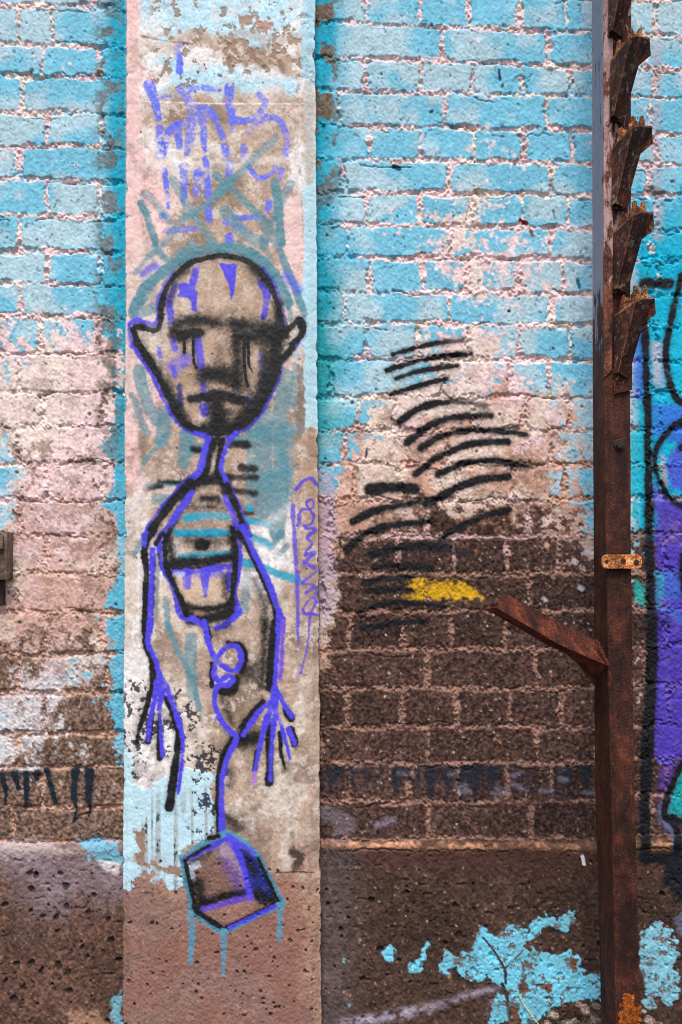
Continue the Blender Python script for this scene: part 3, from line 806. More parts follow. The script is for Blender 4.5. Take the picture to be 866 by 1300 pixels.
p.poly([(378, 462), (386, 466), (387, 560), (376, 555)], (120, 112, 106), None, a=.75, soft=1.5, rough=3, chip=.8)
p.poly([(381, -400), (403, -400), (404, 110), (383, 100)], (172, 214, 228), None, a=.85, soft=1.5, rough=2, chip=.5)
p.poly([(386, 100), (404, 100), (404, 330), (387, 330)], (196, 206, 204), None, a=.6, soft=2, rough=5, chip=.8)
p.poly([(385, 240), (404, 230), (404, 544), (387, 542)], (180, 220, 232), None, a=.9, soft=1.2, rough=2, chip=.4)
p.poly([(157, -400), (176, -400), (178, 300), (176, 520), (160, 560), (156, 560)], (238, 200, 196), None, a=.5, soft=3, rough=5, chip=.9)
p.poly([(352, 250), (382, 245), (383, 330), (360, 335)], (238, 208, 204), None, a=.7, soft=2, rough=6, chip=.5)
p.poly([(180, 40), (382, 42), (384, 55), (384, 58), (300, 52), (182, 47)], (178, 150, 128), None, a=.5, soft=3, rough=7, chip=.8)
p.poly([(388, 545), (402, 545), (404, 690), (388, 690)], (170, 138, 112), None, a=.6, soft=3, rough=4)
p.stroke([(352, 866), (378, 864)], 5, (150, 110, 88), None, a=.7, soft=2)

T = Z(150, 60, 3.464); H1 = Z(150, 310, 3.464); H2 = Z(150, 430, 3.464); H3 = Z(150, 550, 3.464); H4 = Z(150, 670, 3.464); H5 = Z(150, 790, 3.464); H6 = Z(150, 910, 3.464); H7 = Z(150, 1030, 3.464)
SC = 3.464
TAG = (92, 108, 228); TG = (82, 136, 150); VI = (76, 66, 218); CY = (22, 158, 188); BK = (11, 11, 14)
def ts(pts, w, col_, own, a=1, soft=1.4, w1=None, chip=.25, th=.42, fade=0):
    p.stroke(pts, w / SC + 1.3, col_, own, a, soft, None if w1 is None else w1 / SC + 1.0, chip, th, fade)
# worn violet writing (owner 5)
for q in [((270, 30), (270, 105)), ]: ts(T(*q), 26, TAG, 5)
ts(T((258, 5), (275, -10)), 26, TAG, 5, a=.5, soft=3)
_before = p.col.copy()
W5 = [(((135, 165), (160, 230), (180, 315)), 44, 20), (((165, 220), (235, 215)), 18, 10), (((182, 360), (185, 475)), 26, 40), (((195, 470), (225, 370), (285, 335)), 26, 26), (((262, 345), (270, 440)), 30, 26),
      (((275, 185), (352, 180)), 34, 20), (((375, 180), (445, 186)), 24, 16), (((295, 205), (330, 270)), 30, 40), (((325, 260), (320, 370), (305, 465)), 42, 32), (((365, 290), (375, 360), (380, 455)), 36, 16),
      (((330, 275), (400, 280), (440, 340), (462, 400)), 34, 20), (((490, 180), (488, 240), (500, 300), (498, 370)), 38, 18), (((505, 318), (570, 322), (630, 280), (648, 235), (618, 208)), 24, 22),
      (((610, 325), (660, 305), (715, 330), (742, 400), (735, 480)), 26, 22), (((570, 520), (620, 576), (685, 550), (692, 520)), 18, 14), (((552, 440), (552, 492)), 22, 16), (((470, 440), (476, 472)), 28, 24),
      (((205, 540), (215, 640), (220, 705)), 20, 16), (((290, 525), (290, 685)), 36, 26), (((352, 555), (343, 655)), 40, 28), (((385, 490), (392, 600), (400, 755)), 22, 30), (((490, 510), (490, 590)), 26, 26),
      (((510, 750), (640, 748)), 22, 18), (((215, 808), (350, 795)), 26, 22), (((665, 680), (660, 715)), 22, 22), (((492, 835), (488, 870)), 34, 30), (((718, 540), (712, 590)), 26, 18), (((195, 740), (210, 745)), 24, 20), (((470, 770), (560, 800)), 20, 16)]
for q, w, w1 in W5: ts(T(*q), w * 1.12, TAG, 5, a=.95, soft=1.2, w1=w1, chip=.75)
_wr = (sst(.60, .72, gp.fbm(11, 4, 401, gain=.8)) * .9 + sst(.55, .75, gp.fbm(30, 2, 402)) * .25)
_wr = np.clip(_wr * .75, 0, .7)[..., None]
p.col = p.col * (1 - _wr) + _before * _wr
ts(T((575, 375), (600, 345), (640, 320)), 20, (150, 130, 200), None, a=.6, soft=3)
for pts in (T((130, 360), (200, 520)), T((420, 430), (450, 480)), T((560, 490), (640, 500)), T((660, 495), (760, 500)), T((440, 500), (520, 530)), T((540, 380), (500, 400))):
    ts(pts, 22, (238, 230, 226), None, a=.55, soft=5, chip=.8)
# grey-teal strokes (owner 6)
W6 = [(T((100, 685), (130, 750), (168, 866)), 26, .9), (T((690, 595), (705, 700), (715, 866)), 32, .8), (T((115, 640), (170, 690), (225, 765)), 28, .45), (T((240, 580), (320, 720), (420, 866)), 30, .5), (T((430, 560), (520, 640), (600, 725)), 28, .6),
      (T((470, 720), (560, 820), (640, 866)), 44, .6), (T((760, 600), (700, 720), (640, 850)), 28, .5), (T((300, 750), (440, 650), (560, 530), (690, 400)), 28, .5), (T((300, 740), (200, 866)), 28, .45), (T((620, 740), (700, 866)), 38, .5),
      (T((440, 640), (500, 580)), 28, .7), (H1((700, 0), (760, 150), (820, 305)), 26, .7), (H1((200, 0), (130, 60), (70, 130)), 16, .5), (H1((160, 10), (215, 70)), 20, .6), (H1((60, 300), (100, 220), (140, 170), (210, 120)), 40, .75),
      (H1((100, 250), (150, 170), (230, 100), (320, 45), (450, 18), (560, 35), (640, 85), (700, 160), (750, 260)), 38, .8), (H1((520, 0), (620, 60), (690, 130)), 34, .6), (H1((660, 30), (680, 80)), 14, .4), (H1((740, 190), (760, 330)), 18, .6),
      (H1((110, 300), (150, 280)), 40, .5), (H1((250, 60), (330, 0)), 30, .5), (H1((400, 0), (470, 30)), 30, .5),
      (H2((90, 140), (120, 260), (170, 360)), 44, .6), (H2((60, 250), (130, 420)), 24, .55), (H2((210, 320), (190, 450)), 50, .55), (H2((300, 420), (330, 450)), 30, .5), (H2((740, 170), (720, 300), (700, 440)), 60, .55),
      (H2((640, 330), (640, 450)), 60, .5), (H2((600, 400), (760, 400)), 60, .5), (H2((540, 440), (500, 450)), 30, .6), (H2((780, 120), (770, 300)), 20, .5),
      (H3((640, 0), (640, 170), (640, 340)), 66, .6), (H3((715, 0), (715, 250), (700, 440)), 56, .6), (H3((580, 0), (582, 280)), 34, .6), (H3((760, 0), (755, 260)), 24, .5), (H3((300, 0), (290, 130)), 46, .6), (H3((320, 80), (360, 60)), 30, .6),
      (H3((130, 240), (200, 225), (300, 215)), 20, .7), (H3((170, 290), (210, 290)), 40, .5), (H3((110, 130), (170, 60), (220, 0)), 18, .5), (H3((90, 180), (130, 100)), 16, .4), (H3((650, 190), (650, 230)), 60, .5),
      (H4((720, 20), (670, 95)), 22, .65), (H4((745, 80), (690, 135)), 18, .6), (H4((570, 170), (555, 360)), 30, .5), (H4((208, 310), (222, 450)), 20, .6), (H4((130, 0), (70, 120)), 14, .6), (H5((220, 10), (260, 120), (320, 240), (355, 380)), 20, .6), (H5((320, 70), (325, 320)), 42, .55), (H5((345, 330), (370, 400)), 20, .4)]
for pts, w, a_ in W6: ts(pts, w * 1.12, TG, 6, a=min(.95, a_ * 1.3), soft=1.4, chip=.35, th=.4)
for pts, w in [(H3((490, 50), (565, 50)), 30), (H3((480, 195), (605, 195)), 24), (H3((540, 150), (600, 160)), 26), (H3((120, 245), (190, 232)), 18), (H3((500, 250), (600, 265)), 22), (H3((560, 352), (590, 352)), 14), (H3((330, 70), (360, 75)), 20), (H3((180, 215), (330, 215)), 12)]:
    ts(pts, w, BK, 7, a=.8, soft=3)
for pts, w in [(H3((560, 385), (600, 388), (662, 402)), 30), (H4((590, 45), (665, 75)), 30), (H4((545, 150), (610, 165), (672, 190)), 30), (H4((695, 200), (790, 228)), 28)]:
    ts(pts, w, CY, 8, a=.93, soft=1.5)
ts(H3((580, 325)), 34, CY, 8)
for pts, w, a_ in [(H3((620, 420), (760, 330)), 30, .5), (H4((540, 220), (680, 260)), 60, .6), (H4((640, 100), (760, 160)), 40, .6), (H3((60, 330), (120, 220)), 40, .5)]:
    ts(pts, w, (235, 232, 236), None, a=a_, soft=8, chip=.6)

# ---- the figure: 20 base, 21 head, 22 torso, 23/24 arms, 25 cord, 26 cube, 27/28 hands
HEAD = H1((60, 360), (165, 375), (185, 270), (260, 125), (400, 50), (480, 48), (620, 112), (700, 250), (730, 385), (800, 325), (822, 360)) + H2((770, 40), (705, 110), (650, 260), (590, 345), (450, 420), (370, 412), (280, 365), (190, 180), (85, 20))
p.poly(HEAD, BK, 21, claim=True)
p.poly(H1((200, 300), (250, 140), (420, 80), (600, 120), (700, 300), (680, 450), (230, 450)), (190, 160, 132), None, a=.45, soft=6, rough=10, chip=.8)
p.poly(H2((230, 0), (700, 0), (640, 200), (560, 340), (440, 380), (320, 350), (240, 200)), (184, 154, 124), None, a=.5, soft=8, rough=6)
def h(pts, w, a, soft=4.5, own=21): ts(pts, w, BK, None, a=a, soft=soft, chip=.1)
def hz(pts, w, a, soft):
    ts(pts, w * 1.35, BK, None, a=a * .4, soft=soft * 1.9, chip=.1); ts(pts, w * .8, BK, None, a=a * .85, soft=soft, chip=.1)
# violet patches on the head
p.poly(H1((362, 92), (345, 180), (347, 300), (322, 290), (315, 240), (262, 232), (268, 175), (310, 175), (335, 110)), VI, 21, soft=1.2, rough=2, a=.95)
ts(H1((222, 235), (232, 340)), 28, VI, 21, a=.9, soft=2); ts(H1((225, 260), (250, 180)), 24, (60, 50, 120), 21, a=.7, soft=3)
p.poly(H1((445, 80), (520, 90), (516, 180), (498, 252), (484, 180)), VI, 21, soft=1, rough=1, a=.97)
ts(H1((640, 170), (655, 220), (640, 320)), 42, VI, 21, a=.9, soft=1.5, w1=22)
ts(H2((240, 0), (250, 45)), 24, VI, 21, a=.8, soft=2); ts(H2((348, 0), (358, 60), (366, 125)), 30, VI, 21, a=.85, soft=1.8)
ts(H2((250, 120), (290, 95)), 60, VI, 21, a=.65, soft=5); ts(H2((245, 130), (250, 165)), 18, VI, 21, a=.8, soft=2)
ts(H2((375, 180), (375, 250)), 18, VI, 21, a=.8, soft=2); ts(H2((378, 300), (382, 325)), 36, VI, 21, a=.9, soft=1.6); ts(H2((180, 40), (185, 80)), 12, VI, 21, a=.7); ts(H2((560, 260), (580, 280)), 26, VI, 21, a=.8, soft=3)
ts(H2((625, 60), (630, 160)), 14, VI, 21, a=.5, soft=2); ts(H2((270, 210), (272, 290)), 18, (50, 45, 120), 21, a=.8, soft=3); ts(H2((515, 190), (512, 240)), 18, (55, 50, 130), 21, a=.6, soft=3)
# outlines in violet and black
ts(H1((45, 350), (80, 335), (120, 345), (165, 352), (185, 300)), 22, VI, 21, a=.95, soft=1.5)
ts(H1((185, 320), (180, 250), (210, 180), (250, 130)), 26, VI, 21, a=.85, soft=2)
ts(H1((630, 115), (690, 200), (715, 270), (740, 380)), 30, VI, 21, a=.85, soft=2, w1=20)
ts(H1((110, 130), (140, 110), (165, 100)), 30, VI, 21, a=.7, soft=3)
ts(H1((740, 140), (790, 200)), 34, VI, None, a=.6, soft=4)
ts(H1((50, 370), (65, 440)), 28, VI, 21, a=.8, soft=3)
ts(H2((70, 30), (110, 85), (160, 170), (205, 265), (255, 350), (320, 400), (395, 432)), 26, VI, 21, a=.97, soft=1.3)
ts(H2((480, 436), (560, 390), (612, 340), (662, 260), (700, 170), (714, 105), (790, 20)), 22, VI, 21, a=.95, soft=1.3)
ts(H1((780, 440), (815, 400)), 16, VI, 21, a=.8, soft=2)
ts(H1((65, 370), (90, 362), (165, 378), (186, 335), (190, 270), (215, 190), (262, 128), (325, 80), (400, 58), (480, 52), (560, 72), (620, 118), (668, 180), (700, 260), (718, 340), (735, 395)), 21, BK, 21, soft=1.2)
ts(H1((735, 400), (765, 358), (800, 332), (814, 355), (805, 400), (765, 440)), 24, BK, 21, soft=1.3); ts(H1((800, 335), (805, 360)), 30, BK, 21)
ts(H2((770, 40), (735, 75), (702, 108), (690, 160), (650, 250), (592, 340), (525, 395), (450, 412), (370, 408), (290, 368), (240, 290), (190, 185), (130, 85), (85, 15)), 26, BK, 21, soft=1.5)
ts(H1((65, 372), (85, 430)), 20, BK, 21, soft=1.3)
# airbrushed features
hz(H1((240, 385), (270, 352), (340, 335), (430, 345)), 40, .95, 7)
hz(H1((275, 400), (360, 388)), 34, 1, 2.5); hz(H1((275, 410), (300, 400)), 34, .9, 3)
hz(H1((500, 352), (600, 365), (690, 372)), 52, .97, 8); hz(H1((530, 408), (600, 405), (700, 400)), 50, 1, 6)
hz(H1((590, 105), (650, 165)), 26, .75, 6); hz(H1((700, 260), (712, 400)), 34, .9, 5); hz(H1((270, 140), (310, 110)), 20, .5, 6)
hz(H2((515, 10), (525, 90), (520, 150)), 34, .85, 8); hz(H2((375, 165), (440, 145), (510, 170), (525, 205)), 50, 1, 7); hz(H2((400, 160), (480, 180)), 44, .8, 7); hz(H2((440, 100), (450, 30)), 20, .35, 8)
hz(H2((320, 264), (380, 252), (440, 238), (490, 250), (550, 265)), 26, 1, 2.5); hz(H2((330, 268), (440, 266), (545, 280)), 20, .9, 2.5); hz(H2((440, 290), (440, 360)), 60, 1, 6); hz(H2((400, 320), (480, 320)), 24, .6, 6)
hz(H2((700, 20), (672, 140), (632, 230), (585, 305), (530, 365)), 58, .97, 7); hz(H2((120, 60), (190, 160)), 16, .6, 5); hz(H2((210, 200), (260, 300), (300, 360)), 30, .9, 6); hz(H2((380, 392), (520, 385)), 30, .95, 5)
hz(H2((560, 210), (600, 250)), 20, .3, 8); hz(H2((650, 30), (640, 150)), 30, .6, 8)
for q, w in [(((290, -20), (292, 62)), 7), (((330, -20), (333, 95), (345, 128)), 7), (((555, -10), (557, 130), (571, 212)), 9), (((572, -10), (575, 105), (590, 146)), 8)]:
    ts(H2(*q), w, BK, 21, soft=.7, chip=.05)
# torso
TORSO = H3((330, 190), (480, 190), (520, 330), (545, 450)) + H4((520, 60), (528, 180), (510, 280), (522, 370), (430, 440), (390, 440), (270, 395), (225, 230), (185, 60)) + H3((220, 440),)
p.poly(TORSO, BK, 22, claim=True)
p.poly(H4((240, 200), (490, 180), (480, 320), (280, 330)), (212, 186, 158), None, a=.7, soft=4, rough=4)
hz(H3((400, 20), (395, 110), (380, 190)), 26, 1, 1.6); hz(H3((455, 30), (445, 120), (435, 180)), 24, 1, 1.6); hz(H3((430, 25), (420, 70)), 20, .8, 3)
ts(H3((425, 30), (400, 100), (385, 190)), 20, BK, 20, a=1, soft=1.5); ts(H3((460, 30), (445, 110), (435, 180)), 22, BK, 20, a=1, soft=1.5)
hz(H3((340, 210), (460, 205)), 46, 1, 3); hz(H3((370, 285), (440, 288)), 20, .9, 4); hz(H3((330, 215), (280, 270)), 40, .95, 3); hz(H3((460, 200), (480, 260)), 40, .95, 3); hz(H3((310, 320), (480, 330)), 14, .45, 8)
hz(H3((330, 240), (270, 340), (220, 440)), 20, .9, 3)
for q, w in [(H3((300, 372), (400, 362), (480, 368)), 28), (H3((255, 436), (380, 438), (500, 436)), 26), (H4((265, 25), (400, 25), (505, 20)), 28), (H4((275, 128), (380, 120), (505, 108)), 22)]:
    ts(q, w, CY, 22, a=.93, soft=2)
hz(H4((225, 60), (240, 150)), 30, .85, 5); hz(H4((500, 40), (515, 120)), 30, .85, 4); hz(H4((300, 55), (440, 60)), 20, .6, 8); ts(H4((362, 75), (378, 76)), 42, BK, 22, soft=2.2)
hz(H4((230, 165), (370, 150), (515, 128)), 34, 1, 2.6); hz(H4((240, 148), (330, 140)), 20, .6, 4)
ts(H4((238, 180), (340, 178), (500, 162)), 8, BK, 22)
ts(H4((235, 198), (340, 193), (500, 168)), 22, VI, 22, a=.97, soft=1.3)
ts(H4((300, 200), (302, 255)), 40, VI, 22, a=.8, soft=1.6, w1=34); ts(H4((380, 195), (384, 300)), 42, VI, 22, a=.9, soft=1.3, w1=10); ts(H4((488, 165), (486, 275)), 20, VI, 22, a=.95); ts(H4((340, 210), (470, 205)), 20, VI, 22, a=.5, soft=3)
ts(H4((250, 205), (282, 205)), 18, (225, 220, 240), 22, a=.6, soft=2)
hz(H4((240, 220), (260, 290), (290, 345)), 16, .9, 3); hz(H4((285, 338), (360, 358), (440, 352), (500, 330)), 20, .95, 2.5); hz(H4((320, 400), (400, 400), (500, 365)), 46, 1, 3); hz(H4((470, 215), (470, 300)), 18, .6, 5); hz(H4((300, 375), (340, 385)), 20, .5, 4)
ts(H4((345, 375), (370, 378)), 14, (160, 130, 100), 22, a=.7, soft=3)
# violet contour of body
ts(H3((340, 0), (395, 20)), 18, VI, 20, a=.9); ts(H3((395, 25), (375, 100), (352, 170), (290, 225), (200, 325), (110, 450)), 24, VI, 20, a=.96, soft=1.3)
ts(H3((520, -5), (480, 50), (455, 130), (462, 180), (500, 260), (545, 360), (580, 450)), 18, VI, 20, a=.96, soft=1.3)
ts(H3((322, 262), (262, 350), (195, 450)), 24, VI, 22, a=.97, soft=1.2); ts(H3((475, 285), (510, 370), (532, 450)), 26, VI, 22, a=.97, soft=1.2)
ts(H3((315, 215), (240, 300), (165, 400), (130, 450)), 30, BK, 23, a=1, soft=1.4); ts(H3((480, 230), (525, 340), (565, 450)), 20, BK, 22, a=1, soft=1.4)
ts(H4((215, -5), (182, 55), (197, 170), (232, 235), (260, 325), (275, 388), (330, 402), (392, 440)), 22, VI, 22, soft=1.2)
ts(H4((228, 10), (206, 65), (216, 175), (247, 250), (285, 340), (300, 380)), 20, BK, 22, soft=1.2)
ts(H4((515, -5), (534, 80), (530, 180), (510, 290), (522, 350), (530, 372), (480, 420), (430, 442)), 22, VI, 22, soft=1.2)
ts(H4((500, 0), (518, 100), (508, 230), (497, 330)), 20, BK, 22, soft=1.2); hz(H4((500, 330), (480, 380)), 26, .9, 2.5)
# left arm (owner 23) and hand (27)
ts(H4((170, -15), (118, 80), (124, 200), (120, 330), (118, 460)), 24, BK, 23, soft=1.5); ts(H5((118, 0), (125, 100), (152, 170), (156, 260)), 26, BK, 23, soft=1.6)
ts(H4((120, 20), (112, 75)), 14, VI, 23, a=.9); ts(H4((152, 100), (150, 250), (138, 460)), 22, VI, 23, soft=1.2); ts(H5((140, 0), (133, 95), (162, 155), (188, 245)), 20, VI, 23, soft=1.2); ts(H4((200, 20), (165, 70)), 14, BK, 23, a=.8)
ts(H4((175, 120), (165, 400)), 18, BK, None, a=.35, soft=3)
for q, w, w1 in [(H5((156, 250), (130, 360), (100, 450), (82, 530)), 20, 14), (H6((150, -10), (130, 110)), 20, 24), (H6((182, -10), (183, 180)), 18, 22), (H6((248, -10), (266, 90), (250, 220), (225, 400)), 22, 34), (H5((210, 330), (250, 430)), 14, 18)]:
    ts(q, w, BK, 27, soft=1.5, w1=w1)
for q, w, w1 in [(H5((185, 240), (160, 340), (138, 450), (132, 520)), 24, 12), (H5((188, 250), (185, 380), (190, 500), (195, 590)), 20, 12), (H5((192, 245), (232, 330), (262, 420), (282, 500)), 24, 16), (H6((270, 20), (285, 100), (278, 220), (266, 335)), 16, 10), (H5((180, 270), (188, 310)), 44, 40)]:
    ts(q, w, VI, 27, soft=1.2, w1=w1)
# right arm (24) and hand (28)
ts(H4((535, 30), (575, 85), (625, 185), (672, 290), (702, 395), (694, 460)), 30, BK, 24, soft=1.6); ts(H5((690, 0), (676, 150), (668, 290)), 30, BK, 24, soft=2.5, w1=34)
hz(H4((600, 230), (640, 330), (650, 450)), 16, .55, 7); hz(H5((645, 0), (640, 150), (630, 280)), 20, .75, 6)
ts(H4((548, -5), (600, 115), (660, 235), (698, 340), (712, 385)), 22, VI, 24, soft=1.2); ts(H4((710, 385), (706, 460)), 24, VI, 24); ts(H5((708, -10), (698, 150), (690, 300)), 16, VI, 24, soft=1.1); ts(H4((725, 400), (724, 460)), 18, VI, 24); ts(H5((726, -5), (722, 120), (714, 250)), 15, (120, 80, 200), 24, soft=1.1)
hz(H6((540, 100), (600, 90)), 70, .95, 8); hz(H5((560, 210), (600, 190)), 30, .5, 8)
for q, w, w1 in [(H5((640, 350), (580, 410), (540, 460)), 22, 16), (H6((570, 30), (530, 95)), 18, 14), (H6((665, 40), (665, 290)), 34, 32), (H6((712, 70), (718, 160), (736, 232)), 14, 12), (H6((600, 230), (615, 150)), 18, 18), (H5((740, 390), (760, 420)), 30, 30), (H6((760, 60), (778, 118)), 30, 26)]:
    ts(q, w, BK, 28, soft=1.5, w1=w1)
for q, w, w1 in [(H5((690, 290), (680, 350), (655, 440)), 30, 20), (H6((655, -5), (625, 130), (600, 245)), 20, 14), (H5((670, 350), (615, 400), (575, 450)), 22, 16), (H6((610, -5), (550, 80)), 16, 14), (H5((690, 330), (692, 450)), 30, 20), (H6((690, -5), (674, 150), (670, 275)), 18, 14),
                 (H5((698, 300), (735, 370), (765, 415)), 20, 14), (H6((700, -5), (735, 100), (756, 185)), 14, 10), (H6((750, 55), (778, 120)), 16, 12), (H6((600, 250), (596, 290)), 14, 14)]:
    ts(q, w, VI if w != 14 or w1 != 14 else (170, 120, 190), 28, soft=1.2, w1=w1)
# looping cord (25)
for q, w, sf in [(H5((485, 95), (540, 105), (560, 160), (540, 215)), 22, 2), (H5((520, 250), (505, 300), (450, 305)), 30, 2.5), (H5((412, 180), (412, 280)), 14, 1.5), (H5((380, -10), (400, 70)), 22, 2), (H5((455, 330), (500, 440)), 16, 5), (H6((505, 95), (458, 180), (440, 300), (442, 450)), 18, 1.6), (H7((442, 0), (445, 90)), 18, 1.6), (H5((540, 240), (600, 230)), 40, 8), (H6((500, 230), (490, 300)), 20, 7)]:
    ts(q, w, BK, 25, a=.95 if sf < 5 else .5, soft=sf)
hz(H7((480, 20), (530, 70)), 26, .6, 7); hz(H5((430, 50), (480, 20)), 20, .4, 8)
ts(H5((380, -5), (392, 70), (420, 145), (450, 185), (510, 214), (540, 170), (530, 115), (485, 105), (440, 150), (425, 200), (428, 245), (470, 276), (506, 252), (488, 234), (448, 265), (425, 320), (430, 380), (470, 455)), 20, VI, 25, soft=1.1, chip=.1)
ts(H6((440, 0), (490, 60), (520, 95), (482, 180), (458, 280), (456, 460)), 20, VI, 25, soft=1.1); ts(H7((456, 0), (458, 95)), 22, VI, 25, soft=1.1)
# the cube (26)
CUBE = H7((270, 200), (400, 130), (480, 95), (610, 185), (720, 400), (460, 530), (330, 450), (300, 330))
p.poly(CUBE, BK, 26, claim=True)
p.poly(H7((300, 230), (440, 140), (560, 360), (340, 430)), (112, 84, 74), None, a=.75, soft=3, rough=6)
p.poly(H7((300, 215), (345, 215), (360, 240), (330, 260), (335, 310), (312, 320)), (196, 212, 226), None, a=.8, soft=1, rough=3)
hz(H7((350, 320), (365, 380)), 44, .8, 6); hz(H7((560, 360), (450, 380), (350, 425)), 32, 1, 3); hz(H7((400, 180), (330, 220)), 14, .5, 5)
p.poly(H7((520, 150), (612, 190), (705, 410), (595, 385), (560, 280)), (34, 44, 128), 26, soft=2.5, rough=2, a=.95)
hz(H7((560, 210), (600, 270)), 24, .7, 6); hz(H7((620, 360), (680, 395)), 26, .9, 5); hz(H7((600, 370), (640, 400)), 20, .6, 5)
ts(H7((470, 140), (500, 230), (540, 310)), 70, (80, 60, 170), None, a=.5, soft=9)
ts(H7((480, 118), (530, 190), (562, 290), (582, 385)), 30, VI, 26, soft=1.8, w1=20); ts(H7((480, 112), (560, 150), (612, 192)), 30, VI, 26, soft=1.8); ts(H7((290, 215), (390, 160), (480, 118)), 26, VI, 26, soft=1.6)
ts(H7((585, 375), (480, 402), (370, 432)), 18, (100, 70, 190), 26, soft=2)
TL = (82, 142, 172)
ts(H7((278, 200), (400, 130), (480, 96), (612, 186), (665, 290), (722, 402), (600, 465), (462, 535), (330, 452), (302, 330), (278, 200)), 24, TL, 26, soft=1.4) if False else None
for a_, b_ in [((278, 200), (400, 128)), ((400, 128), (480, 96)), ((480, 96), (560, 140)), ((560, 140), (612, 186)), ((612, 186), (722, 402)), ((722, 402), (462, 535)), ((462, 535), (330, 452)), ((330, 452), (278, 200))]:
    ts(H7(a_, b_), 22, TL, 26, soft=1.4)
for a_, b_, w in [((296, 215), (342, 440), 16), ((342, 440), (465, 518), 18), ((465, 518), (705, 405), 16), ((296, 212), (400, 150), 10), ((615, 205), (705, 400), 10), ((440, 110), (400, 118), 14)]:
    ts(H7(a_, b_), w, BK, 26, soft=1.3)
ts(H7((490, 512), (705, 412)), 12, VI, 26, a=.9); ts(H7((480, 105), (600, 180)), 12, VI, 26, a=.9)
for q, w, w1 in [(((320, 460), (325, 560), (318, 665)), 34, 14), (((465, 530), (464, 600), (462, 720)), 32, 10), (((710, 415), (712, 480), (708, 565)), 26, 16)]:
    ts(H7(*q), w, (86, 140, 164), 26, a=.92, soft=1.4, w1=w1)
# signature (owner 9)
Sg = Z(340, 590, 4.19)
SV = (96, 74, 200)
def sg(q, w, a=.95, w1=None): p.stroke(Sg(*q), w / 4.19, SV, 9, a, .9, None if w1 is None else w1 / 4.19, .2)
sg(((150, 130), (200, 80), (235, 75), (262, 105)), 18); sg(((210, 195), (235, 185), (246, 210), (228, 236), (208, 215), (210, 195)), 14)
sg(((225, 240), (180, 240), (165, 290), (195, 325), (235, 310), (245, 270), (225, 240)), 15)
sg(((200, 335), (255, 345), (212, 385), (238, 420), (200, 470), (258, 465), (195, 530), (262, 560), (185, 628), (245, 640), (205, 682), (258, 655)), 16)
sg(((200, 480), (245, 480)), 20); sg(((195, 520), (250, 545)), 22)
sg(((262, 650), (258, 720), (225, 790), (195, 790), (192, 760), (235, 710), (262, 735)), 15); sg(((215, 790), (266, 800)), 14)
sg(((224, 800), (215, 950), (175, 1110)), 14, .85, 12); sg(((165, 1090), (155, 1130)), 14, .4)
sg(((133, 220), (145, 430), (158, 620), (160, 850), (166, 960)), 26, .9, 14)
sg(((175, 280), (160, 320)), 24)

# fold the sides of the pillar back into the wall
PD = 0.045
x_, y_, z_ = ray(UU + jL * np.clip(1 - S_, 0, 1) ** 14 + jR * S_ ** 14, VV); t_ = (D - PD) / y_
PX, PZ = x_ * t_, CZ + z_ * t_
PY = -PD - p.h
n = 14
def pad(A, mode, off=0):
    L_ = np.repeat(A[:, :1], n, 1); R_ = np.repeat(A[:, -1:], n, 1)
    return np.concatenate([L_, A, R_], 1)
colp = np.concatenate([np.repeat(p.col[:, :1], n, 1), p.col, np.repeat(p.col[:, -1:], n, 1)], 1)
ownp = pad(p.own, 0); PXp, PZp, PYp = pad(PX, 0), pad(PZ, 0), pad(PY, 0)
ownp[:, :n] = 0; ownp[:, -n - 1:] = 0
k = np.arange(n) / n
PYp[:, :n] = PYp[:, n:n + 1] * k + 0.012 * (1 - k); PYp[:, -n:] = (PYp[:, -n - 1:-n] * k + 0.012 * (1 - k))[:, ::-1]
jit = (np.random.RandomState(2).rand(*PXp[:, :n].shape) - .5) * .001
PXp[:, :n] += jit; PXp[:, -n:] += jit
p.col, p.own = colp, ownp
class _G: pass
gg = _G(); gg.shape = colp.shape[:2]; p.g = gg
set_normals(p, PXp, PYp, PZp)
M_pil = surf_mat('painted_pillar_concrete', 0.12, 1400, rough=.8)
M_sp2 = surf_mat('spray_paint_on_concrete', 0.1, 1400, rough=.6, sheen=.35)
pil = empty('concrete_pillar', P(282, 1322, PD / 2))
tag(pil, 'flat concrete pillar on the brick wall with a sprayed thin bald figure', 'pillar')
sheet('pillar_shaft', p, [0], M_pil, pil, PXp, PZp, PYp)
for nm, ids, lb in [('graffiti_writing', [5], 'worn violet letters near the top'), ('brush_smears', [6], 'grey teal crossed strokes'), ('black_bars', [7], None), ('turquoise_stripes', [8], None), ('graffiti_signature', [9], 'thin violet looping signature')]:
    o = sheet(nm, p, ids, M_sp2, pil, PXp, PZp, PYp)
    if o and lb: o['label'] = lb
fig = sheet('painted_figure', p, [20], M_sp2, pil, PXp, PZp, PYp)
fig['label'] = 'black and violet spray painted thin figure'
for nm, ids in [('painted_head', [21]), ('painted_torso', [22]), ('painted_arm', [23]), ('painted_arm', [24]), ('painted_cord', [25]), ('painted_cube', [26]), ('painted_hand', [27]), ('painted_hand', [28])]:
    o = sheet(nm, p, ids, M_sp2, None, PXp, PZp, PYp); o.parent = fig

